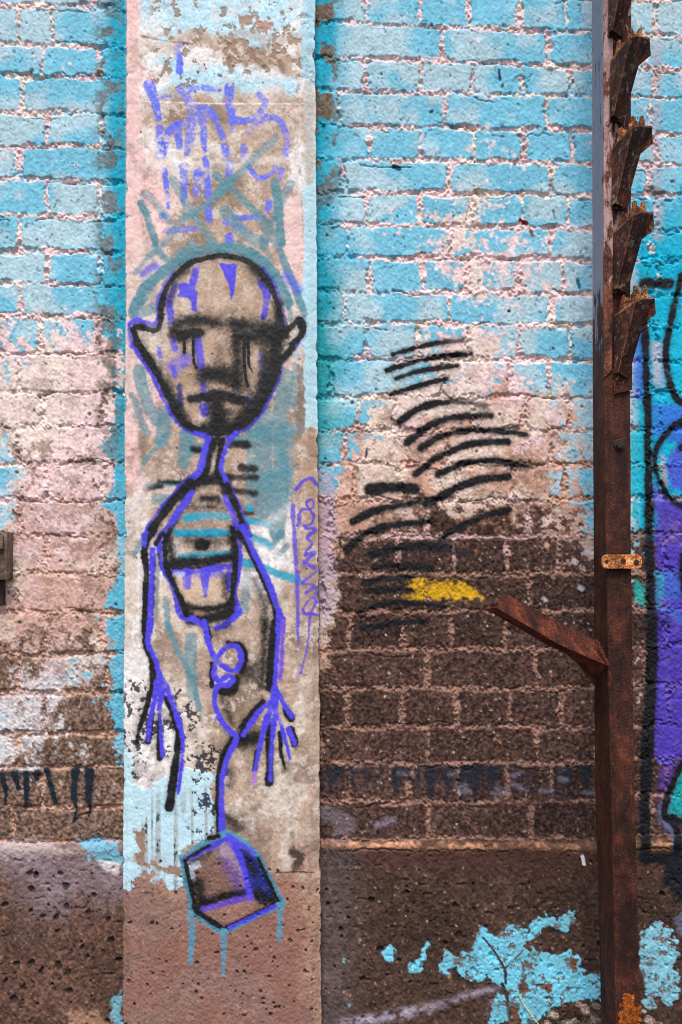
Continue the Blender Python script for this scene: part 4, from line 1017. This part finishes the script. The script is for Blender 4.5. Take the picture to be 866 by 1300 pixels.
# ================================================================== THE RUSTY POST
def mesh_obj(name, verts, faces, mat, parent, bevel=0.0):
    me = bpy.data.meshes.new(name); me.from_pydata([tuple(v) for v in verts], [], faces); me.update()
    bm = bmesh.new(); bm.from_mesh(me); bmesh.ops.recalc_face_normals(bm, faces=bm.faces)
    if bevel: bmesh.ops.bevel(bm, geom=list(bm.edges), offset=bevel, segments=2, affect='EDGES', profile=.6)
    bm.to_mesh(me); bm.free()
    return link(name, me, mat, parent)
def plate(pts, off):
    """a sheet metal facet: outline + thickness vector"""
    n_ = len(pts); vs_ = [Vector(q) for q in pts] + [Vector(q) + Vector(off) for q in pts]
    fs = [tuple(range(n_)), tuple(range(2 * n_ - 1, n_ - 1, -1))] + [(i, (i + 1) % n_, (i + 1) % n_ + n_, i + n_) for i in range(n_)]
    return vs_, fs
def merge(*parts):
    V_, F_ = [], []
    for v_, f_ in parts:
        o_ = len(V_); V_ += v_; F_ += [tuple(i + o_ for i in f) for f in f_]
    return V_, F_
zpaint = P(780, 480, .25).z
M_rust = rust_mat('rusty_post_steel', base=(32, 16, 13), mid=(60, 30, 22), hot=(112, 56, 34), hotamt=.1, paint=(176, 146, 144), z0=zpaint - .1, z1=zpaint + .3, pcol2=(130, 100, 90), pmax=.5)
M_side = rust_mat('grey_painted_flange', base=(36, 18, 13), mid=(64, 32, 20), hot=(96, 48, 26), hotamt=.2, paint=(128, 136, 158), z0=zpaint - .22, z1=zpaint + .22, pcol2=(142, 140, 150), pmax=.64)
M_arm = rust_mat('rusty_brace_steel', base=(50, 24, 18), mid=(96, 46, 30), hot=(150, 76, 46), hotamt=.5)
M_brk = rust_mat('rusty_bracket_steel', base=(34, 17, 12), mid=(72, 36, 25), hot=(128, 74, 46), hotamt=.5, scale=1.0, paint=(150, 124, 104), z0=zpaint - .3, z1=zpaint, pcol2=(104, 84, 66), pmax=.43, streak=False)
M_hot = rust_mat('orange_flaking_rust', base=(140, 62, 26), mid=(204, 108, 48), hot=(236, 200, 150), hotamt=.6, scale=2.2)
M_hole = bpy.data.materials.new('dark_bolt_steel'); M_hole.use_nodes = True
M_hole.node_tree.nodes['Principled BSDF'].inputs['Base Color'].default_value = (*lin((40, 26, 24)), 1)
M_hole.node_tree.nodes['Principled BSDF'].inputs['Roughness'].default_value = .8

post = empty('steel_post', P(785, 1330, .2))
tag(post, 'tall rusty steel post standing in front of the wall with toothed brackets near its top', 'post')
post.location.z = 0
# H-section seen from its left: front plate, web side, back flange, given by stations down its length
st = [(-420, 744.5, 758, 802), (0, 751, 765, 802), (480, 752, 766.5, 800.5), (700, 753.5, 769.5, 801.5), (900, 754.5, 773, 804), (1000, 755, 776, 806), (1200, 760.5, 780, 811), (1345, 764, 783, 815)]
vs_, fs_ = [], []
NSUB = 10
stn = []
for a_, b_ in zip(st[:-1], st[1:]):
    for k in range(NSUB): stn.append(tuple(np.array(a_) * (1 - k / NSUB) + np.array(b_) * k / NSUB))
stn.append(st[-1])
rg = random.Random(2)
for v_, l_, f_, r_ in stn:
    df = .25; db = .165
    a = P(l_, v_, db); b = P(f_, v_, df); e = P(r_, v_, df)
    j_ = rg.uniform(-.0006, .0006)
    z = b.z
    thick = .008
    # channel: left side plate, front plate, right return
    prof = [Vector((a.x, a.y, z)), Vector((b.x + j_, b.y, z)), Vector((e.x + j_, e.y, z)), Vector((e.x + .001, e.y + .04, z)), Vector((e.x - .008, e.y + .04, z)), Vector((e.x - .008, e.y + thick, z)), Vector((b.x + .008, b.y + thick, z)), Vector((a.x + .008, a.y, z))]
    vs_ += prof
NP = 8
for i in range(len(stn) - 1):
    for k in range(NP):
        fs_.append((i * NP + k, i * NP + (k + 1) % NP, (i + 1) * NP + (k + 1) % NP, (i + 1) * NP + k))
fs_ += [tuple(range(NP)), tuple((len(stn) - 1) * NP + k for k in range(NP))]
shaft = mesh_obj('post_shaft', vs_, fs_, M_rust, post)
shaft.data.materials.append(M_side)
shaft.data.update()
for f in shaft.data.polygons:
    if f.normal.x < -.5 and f.center.y > -.249: f.material_index = 1
bv = shaft.modifiers.new('bevel', 'BEVEL'); bv.width = .0025; bv.segments = 3; bv.limit_method = 'ANGLE'; bv.angle_limit = math.radians(40)

# a raised pale strip (the old flange edge) down the upper post
vs2, fs2 = plate([P(765.5, -420, .2535), P(778, -420, .2535), P(778.5, 300, .2535), P(777, 470, .2535), P(767, 480, .2535)], (0, .006, 0))
strip = mesh_obj('flange_strip', vs2, fs2, rust_mat('flaking_pink_grey_paint', base=(60, 32, 26), mid=(110, 66, 54), hot=(150, 90, 62), paint=(190, 158, 158), z0=zpaint - .1, z1=zpaint + .3, pcol2=(150, 116, 106), scale=1.3, pmax=.56), post)

# toothed bracket, surveyed at the third one from the top of the picture
def bracket_at(du, dv):
    def q(x, y, d): return P(x + du, y + dv, d)
    left = plate([q(779, 297, .262), q(805, 274, .335), q(783, 366, .275), q(778.5, 368, .262)], (.0005, .004, .002))
    right = plate([q(805, 274, .335), q(813, 270.6, .333), q(829.5, 271.4, .30), q(831, 291, .296), q(815, 304, .29), q(803, 347, .27), q(797, 373, .262), q(783, 366, .275)], (0, .004, .002))
    rim = plate([q(779, 297, .262), q(805, 274, .335), q(829.5, 271.4, .30), q(829.0, 268.8, .299), q(805, 270.5, .336), q(779, 293.5, .262)], (0, -.002, 0))
    ridge = plate([q(805.6, 274.5, .3385), q(784.0, 365, .278), q(783.0, 365, .278), q(804.2, 274.5, .3385)], (0, .003, 0))
    back = plate([q(786, 300, .258), q(798, 285, .258), q(797, 373, .258), q(779, 372, .258)], (0, .004, 0))
    return left, right, rim, ridge, back
def teeth_at(du, dv):
    def q(x, y, d): return P(x + du, y + dv, d)
    t1 = plate([q(801, 282, .285), q(800, 266, .285), q(803.5, 262, .285), q(803, 256, .285), q(806, 254.5, .285), q(808.5, 256, .285), q(809.5, 261.5, .285), q(812, 262.5, .285), q(814, 261, .285), q(815, 255.5, .285), q(817.5, 254, .285), q(819.5, 257, .285), q(820.5, 264, .285), q(821, 282, .285)], (0, .006, 0))
    t2 = plate([q(783, 300, .268), q(786, 283, .268), q(788, 270, .268), q(791, 267, .268), q(794, 272, .268), q(797, 271, .268), q(800, 276, .268), q(801, 296, .268)], (0, .006, 0))
    return t1, t2
o_ref = P(779, 297, .262)
br = None
_pb = bracket_at(0, 0); Lb = merge(*_pb); EDGE0 = len(_pb[0][0]) + len(_pb[1][0]); EDGE1 = EDGE0 + len(_pb[2][0]) + len(_pb[3][0])
Tb = merge(*teeth_at(0, 0))
me_b = bpy.data.meshes.new('bracket_arm'); me_b.from_pydata([tuple(v - o_ref) for v in Lb[0]], [], Lb[1])
me_t = bpy.data.meshes.new('tooth_plate'); me_t.from_pydata([tuple(v - o_ref) for v in Tb[0]], [], Tb[1])
for me in (me_b, me_t):
    bm = bmesh.new(); bm.from_mesh(me); bmesh.ops.recalc_face_normals(bm, faces=bm.faces); bm.to_mesh(me); bm.free()
    # uneven, corroded sheet
me_b.materials.append(M_brk); me_b.materials.append(rust_mat('edge_highlight_steel', base=(84, 46, 30), mid=(140, 92, 62), hot=(190, 150, 112), hotamt=.6)); me_t.materials.append(rust_mat('flaking_tooth_rust', base=(66, 32, 20), mid=(128, 62, 34), hot=(224, 158, 92), hotamt=.9, scale=1.6, streak=False))
for f in me_b.polygons:
    if EDGE0 <= min(f.vertices) < EDGE1: f.material_index = 1  # lighter steel paints the edge highlights on rim and ridge
# bolt head for each bracket
def disc(center, r, depth, seg_=14, hole=0.0):
    V_, F_ = [], []
    for k in range(seg_):
        a = 2 * math.pi * k / seg_
        V_.append(center + Vector((r * math.cos(a), 0, r * math.sin(a))))
    for k in range(seg_):
        a = 2 * math.pi * k / seg_
        V_.append(center + Vector((r * .8 * math.cos(a), -depth, r * .8 * math.sin(a))))
    F_.append(tuple(range(seg_, 2 * seg_)))
    for k in range(seg_): F_.append((k, (k + 1) % seg_, (k + 1) % seg_ + seg_, k + seg_))
    return V_, F_
bb = disc(P(789, 318, .278) - o_ref, .0085, .006)
me_n = bpy.data.meshes.new('bolt_head'); me_n.from_pydata([tuple(v) for v in bb[0]], [], bb[1]); me_n.materials.append(M_brk)
for k, (x, y) in enumerate([(772, -138), (773, -27), (775, 80), (777.5, 190), (779, 297), (780.5, 403)]):
    loc = P(x, y, .262)
    a = bpy.data.objects.new('bracket_arm', me_b); COL.objects.link(a); a.parent = post
    a.location = loc - post.location
    t = bpy.data.objects.new('tooth_plate', me_t); COL.objects.link(t); t.parent = a
    b_ = bpy.data.objects.new('bolt_head', me_n); COL.objects.link(b_); b_.parent = a
    a['group'] = 'toothed brackets on the post'
    sc_ = 1 + .012 * (k - 4)
    a.scale = (1, 1, 1.0)
# lower gusset under the last bracket
g_ = merge(plate([P(779, 470, .257), P(786, 400, .257), P(803, 420, .257), P(802.5, 495, .257), P(780, 500, .257)], (0, .004, 0)))
mesh_obj('gusset_plate', g_[0], g_[1], M_brk, post)
# bolt at mid height
bz = merge(disc(P(786.5, 565, .2505), .0125, .003, 20), disc(P(786.5, 565, .2535), .008, .006, 6))
mesh_obj('bolt', bz[0], bz[1], M_hole, post)
# flat rusty clamp strip with three holes
def clamp():
    pts = []
    x0, x1, y0, y1 = 764.5, 815.5, 704, 722
    n_ = 10
    for k in range(n_ + 1):
        a = -math.pi / 2 + math.pi * k / n_
        pts.append((x1 - 6 + 6 * math.cos(a), (y0 + y1) / 2 + (y1 - y0) / 2 * (abs(math.sin(a)) ** .8) * (1 if math.sin(a) > 0 else -1)))
    for k in range(n_ + 1):
        a = math.pi / 2 + math.pi * k / n_
        pts.append((x0 + 6 + 6 * math.cos(a), (y0 + y1) / 2 + (y1 - y0) / 2 * (abs(math.sin(a)) ** .8) * (1 if math.sin(a) > 0 else -1)))
    return plate([P(x, y, .262) for x, y in pts], (0, .009, 0))
cl = clamp()
clp = mesh_obj('clamp_strip', cl[0], cl[1], rust_mat('orange_rust_strap', base=(160, 78, 28), mid=(222, 132, 58), hot=(240, 212, 160), hotamt=.9, scale=1.2), post, bevel=.0012); clp['label'] = 'short flat strip with bright orange rust'
for x, y, r_ in ((770.5, 713, .0035), (791.5, 712, .005), (808, 714, .0055)):
    dz_ = disc(P(x, y, .2628), r_, .0012, 16)
    o = mesh_obj('screw_hole', dz_[0], dz_[1], M_hole, None); o.parent = clp; o.matrix_parent_inverse = Matrix.Identity(4)
# diagonal brace of angle steel
up = plate([P(638, 752, .315), P(757, 813.5, .225), P(771, 842, .252), P(771, 845, .253), P(710, 818.5, .30), P(631, 772, .345)], (.001, .005, -.001))
dn = plate([q for q in (P(631, 771.5, .345), P(710, 818, .30), P(771, 844, .252), P(769.5, 868, .17), P(753, 869, .165), P(748, 855, .17), P(733, 842, .19), P(718, 830, .205), P(699, 821, .21), P(655, 795, .23), P(616, 773, .25))], (.001, .004, .003))
br_ = merge(up, dn)
brace = mesh_obj('diagonal_brace', br_[0], br_[1], M_arm, post); brace['label'] = 'short angle iron sticking out to the left of the post'
# weld bead where the brace meets the post
wb = []
rw = random.Random(4)
for k in range(16):
    t = k / 15; q0 = P(757.5 + 14 * t, 813 + 31 * t, .248 + .006 * t)
    wb.append(disc(q0 + Vector((rw.uniform(-.001, .001), 0, rw.uniform(-.001, .001))), rw.uniform(.003, .0045), .0035, 8))
wm_ = merge(*wb); weld = mesh_obj('weld_bead', wm_[0], wm_[1], M_arm, None); weld.parent = brace; weld.matrix_parent_inverse = Matrix.Identity(4)
# lichen-orange blister at the foot of the post
def crust(n_, seed):
    rr = random.Random(seed); parts = []
    for k in range(n_):
        x = rr.gauss(799, 7); y = rr.uniform(1262, 1320); 
        if x < 786 or x > 812 or (y < 1275 and abs(x - 797) > 6): continue
        r_ = rr.uniform(.0015, .0045); cx = P(x, y, .2495)
        pts = [cx + Vector((r_ * math.cos(a + rr.uniform(-.3, .3)) * rr.uniform(.7, 1.2), 0, r_ * math.sin(a) * rr.uniform(.7, 1.2))) for a in [i * 2 * math.pi / 7 for i in range(7)]]
        parts.append(plate(pts, (0, -rr.uniform(.0015, .004), 0)))
    return merge(*parts)
ck = crust(420, 5)
M_cr = rust_mat('orange_crust', base=(130, 58, 14), mid=(178, 88, 20), hot=(215, 130, 40), hotamt=.6, scale=2)
ob = mesh_obj('rust_crust', ck[0], ck[1], M_cr, post); ob['label'] = 'bright orange crust at the foot'

# ================================================================== STONES, GROUND, LEFT BRACKET
def stone_mat(name, c1, c2, c3):
    m_ = rust_mat(name, base=c1, mid=c2, hot=c3, hotamt=.6, scale=1.2); return m_
M_st = stone_mat('mossy_stone', (52, 58, 52), (92, 96, 84), (165, 148, 125))
M_st2 = stone_mat('pale_rubble', (84, 68, 58), (140, 118, 104), (200, 185, 172))
def stone(name, loc, sx, sy, sz, mat, seed):
    bm = bmesh.new(); bmesh.ops.create_icosphere(bm, subdivisions=4, radius=1)
    rs_ = np.random.RandomState(seed); dirs = rs_.normal(size=(18, 3)); dirs /= np.linalg.norm(dirs, axis=1)[:, None]
    cut = rs_.uniform(.68, .95, 18)
    from mathutils import noise as mn
    for v in bm.verts:
        n_ = np.array(v.co); s_ = 1
        for d_, c_ in zip(dirs, cut):
            dp = float(n_ @ d_)
            if dp > c_: s_ = min(s_, c_ / dp)
        q_ = v.co * s_
        q_ += v.co * .05 * mn.noise(v.co * 5 + Vector((seed, 0, 0)))
        v.co = Vector((q_.x * sx, q_.y * sy, q_.z * sz))
    me = bpy.data.meshes.new(name); bm.to_mesh(me); bm.free()
    for f in me.polygons: f.use_smooth = True
    o = link(name, me, mat); o.location = loc
    return o
pr_ = P(722, 1322, .06)
s0 = stone('rock', Vector((P(723, 1310, .07).x, -.075, .028)), .036, .04, .05, M_st, 3)
tag(s0, 'dark greenish rock lying on the ground against the plinth, left of the rusty post', 'rock')
rs = random.Random(9)
for x, y, r_ in [(702, 1290, .014), (707, 1302, .013), (743, 1282, .014), (751, 1293, .018), (757, 1278, .010), (746, 1303, .016), (735, 1276, .009), (762, 1299, .016), (695, 1300, .010), (716, 1304, .011), (824, 1296, .014), (836, 1303, .012), (817, 1284, .007)]:
    d_ = rs.uniform(.03, .06)
    q = P(x, y, d_)
    # each lump rests on the heap of stones under it
    o = stone('rubble_stone', Vector((q.x, -d_, q.z)), r_, r_ * .9, r_ * .8, M_st2, rs.randint(0, 999))
    tag(o, 'small pale rubble stone in the loose heap between the plinth and the rusty post', 'stone', 'rubble stones at the foot of the wall')
# heap the stones rest on
def heap(name, cx, w, hgt, dep, seed):
    bm = bmesh.new(); NX, NY = 44, 16
    from mathutils import noise as mn
    grid = []
    for j in range(NY + 1):
        row = []
        for i in range(NX + 1):
            x = cx + (i / NX - .5) * w; y = -.002 - dep * j / NY
            fx = 1 - abs(i / NX * 2 - 1) ** 2.2; fy = 1 - (j / NY) ** 1.5
            z = hgt * fx * fy * (.8 + .5 * mn.noise(Vector((x * 40, y * 40, seed)))) + .006 * mn.noise(Vector((x * 120, y * 120, seed))) - .004
            row.append(bm.verts.new((x, y, z)))
        grid.append(row)
    for j in range(NY):
        for i in range(NX): bm.faces.new((grid[j][i], grid[j + 1][i], grid[j + 1][i + 1], grid[j][i + 1]))
    me = bpy.data.meshes.new(name); bm.to_mesh(me); bm.free()
    for f in me.polygons: f.use_smooth = True
    return link(name, me, M_st2)
hp = heap('rubble', P(735, 1322).x, .34, .058, .13, 2); tag(hp, 'loose rubble heaped on the ground where the plinth meets it beside the post', 'rubble', kind='stuff')

# ground
bm = bmesh.new(); NX, NY = 140, 90
from mathutils import noise as mn
grid = []
for j in range(NY + 1):
    row = []
    for i in range(NX + 1):
        x = -30 + 60 * (i / NX); x = math.copysign(abs(x / 30) ** 2.2 * 30, x)
        y = .01 - 30 * (j / NY) ** 2.4
        z = .006 * mn.noise(Vector((x * 4, y * 4, 0))) - .004 if abs(y) > .05 else -.002
        row.append(bm.verts.new((x, y, z)))
    grid.append(row)
for j in range(NY):
    for i in range(NX): bm.faces.new((grid[j][i], grid[j + 1][i], grid[j + 1][i + 1], grid[j][i + 1]))
me = bpy.data.meshes.new('ground'); bm.to_mesh(me); bm.free()
M_gr = rust_mat('gravel_dirt', base=(62, 52, 44), mid=(88, 74, 62), hot=(130, 114, 98), hotamt=.3)
gr_ = link('ground', me, M_gr); tag(gr_, kind='structure')

# box-like steel fitting cut by the left edge
sc.cycles.pixel_filter_type = 'BLACKMAN_HARRIS'; sc.cycles.filter_width = 1.0
lb = empty('wall_fitting', P(-10, 712, 0))
tag(lb, 'brown metal fitting on the brick wall at the very left edge', 'fitting')
def bx(u0, v0, u1, v1, d0, d1):
    return [P(u0, v0, d1), P(u1, v0, d1), P(u1, v1, d1), P(u0, v1, d1)], (0, d1 - d0, 0)
v1_, f1_ = plate(*bx(-34, 675, 9, 736, .004, .045)); mesh_obj('fitting_body', v1_, f1_, rust_mat('dull_brown_metal', base=(96, 84, 72), mid=(130, 112, 96), hot=(150, 128, 108)), lb, bevel=.003)
v1_, f1_ = plate(*bx(-30, 680, 3.5, 697, .045, .055)); mesh_obj('fitting_cap', v1_, f1_, bpy.data.materials['dull_brown_metal'], lb, bevel=.002)
v1_, f1_ = plate(*bx(-28, 737, 4, 768, .0, .02)); mesh_obj('fitting_dark_plate', v1_, f1_, M_hole, lb, bevel=.002)  # dark plate set just below the fitting body
# straw stalk on the plinth
def tube(pts, r, name, mat):
    cu = bpy.data.curves.new(name, 'CURVE'); cu.dimensions = '3D'; cu.bevel_depth = r; cu.bevel_resolution = 2
    sp = cu.splines.new('POLY'); sp.points.add(len(pts) - 1)
    for q_, w_ in zip(sp.points, pts): q_.co = (*w_, 1)
    o = bpy.data.objects.new(name, cu); COL.objects.link(o)
    me = bpy.data.meshes.new_from_object(o.evaluated_get(bpy.context.evaluated_depsgraph_get()))
    bpy.data.objects.remove(o)
    return link(name, me, mat)
M_sw = bpy.data.materials.new('dry_straw'); M_sw.use_nodes = True; M_sw.node_tree.nodes['Principled BSDF'].inputs['Base Color'].default_value = (*lin((205, 190, 110)), 1)
sw = tube([P(658, 1262, .012), P(666, 1276, .016), P(676, 1290, .03), P(688, 1306, .045), P(694, 1318, .055)], .0011, 'straw_stalk', M_sw)
tag(sw, 'thin yellow dry straw leaning on the blue flaked plinth', 'straw')

# ================================================================== LIGHT, CAMERA
w = bpy.data.worlds.new('World'); sc.world = w; w.use_nodes = True
nt = w.node_tree; bg = nt.nodes['Background']
sky = nt.nodes.new('ShaderNodeTexSky'); sky.sky_type = 'NISHITA'; sky.sun_disc = False
EL, AZ = math.radians(58), math.radians(184)     # azimuth clockwise from +Y
sky.sun_elevation = EL; sky.sun_rotation = AZ
sky.air_density = 1.0; sky.dust_density = 3.0; sky.ozone_density = 1.0
nt.links.new(sky.outputs[0], bg.inputs[0]); bg.inputs[1].default_value = 0.11
ld = bpy.data.lights.new('sun', 'SUN'); ld.energy = 1.5; ld.angle = math.radians(14); ld.color = (1.0, .95, .88)
so = bpy.data.objects.new('sun', ld); COL.objects.link(so)
dirv = Vector((math.sin(AZ) * math.cos(EL), math.cos(AZ) * math.cos(EL), math.sin(EL)))
so.rotation_euler = dirv.to_track_quat('Z', 'Y').to_euler(); so.location = (0, -3, 5)
cam = bpy.data.cameras.new('camera'); co = bpy.data.objects.new('camera', cam); COL.objects.link(co)
co.location = (0, -D, CZ); co.rotation_euler = (math.pi / 2 + PITCH, 0, 0)
cam.sensor_fit = 'VERTICAL'; cam.sensor_height = 36; cam.lens = F * 36 / 1300.0
cam.clip_start = .05; cam.clip_end = 200
sc.camera = co
sc.view_settings.view_transform = 'Standard'; sc.view_settings.look = 'None'
sc.view_settings.exposure = 0.78; sc.view_settings.gamma = 1
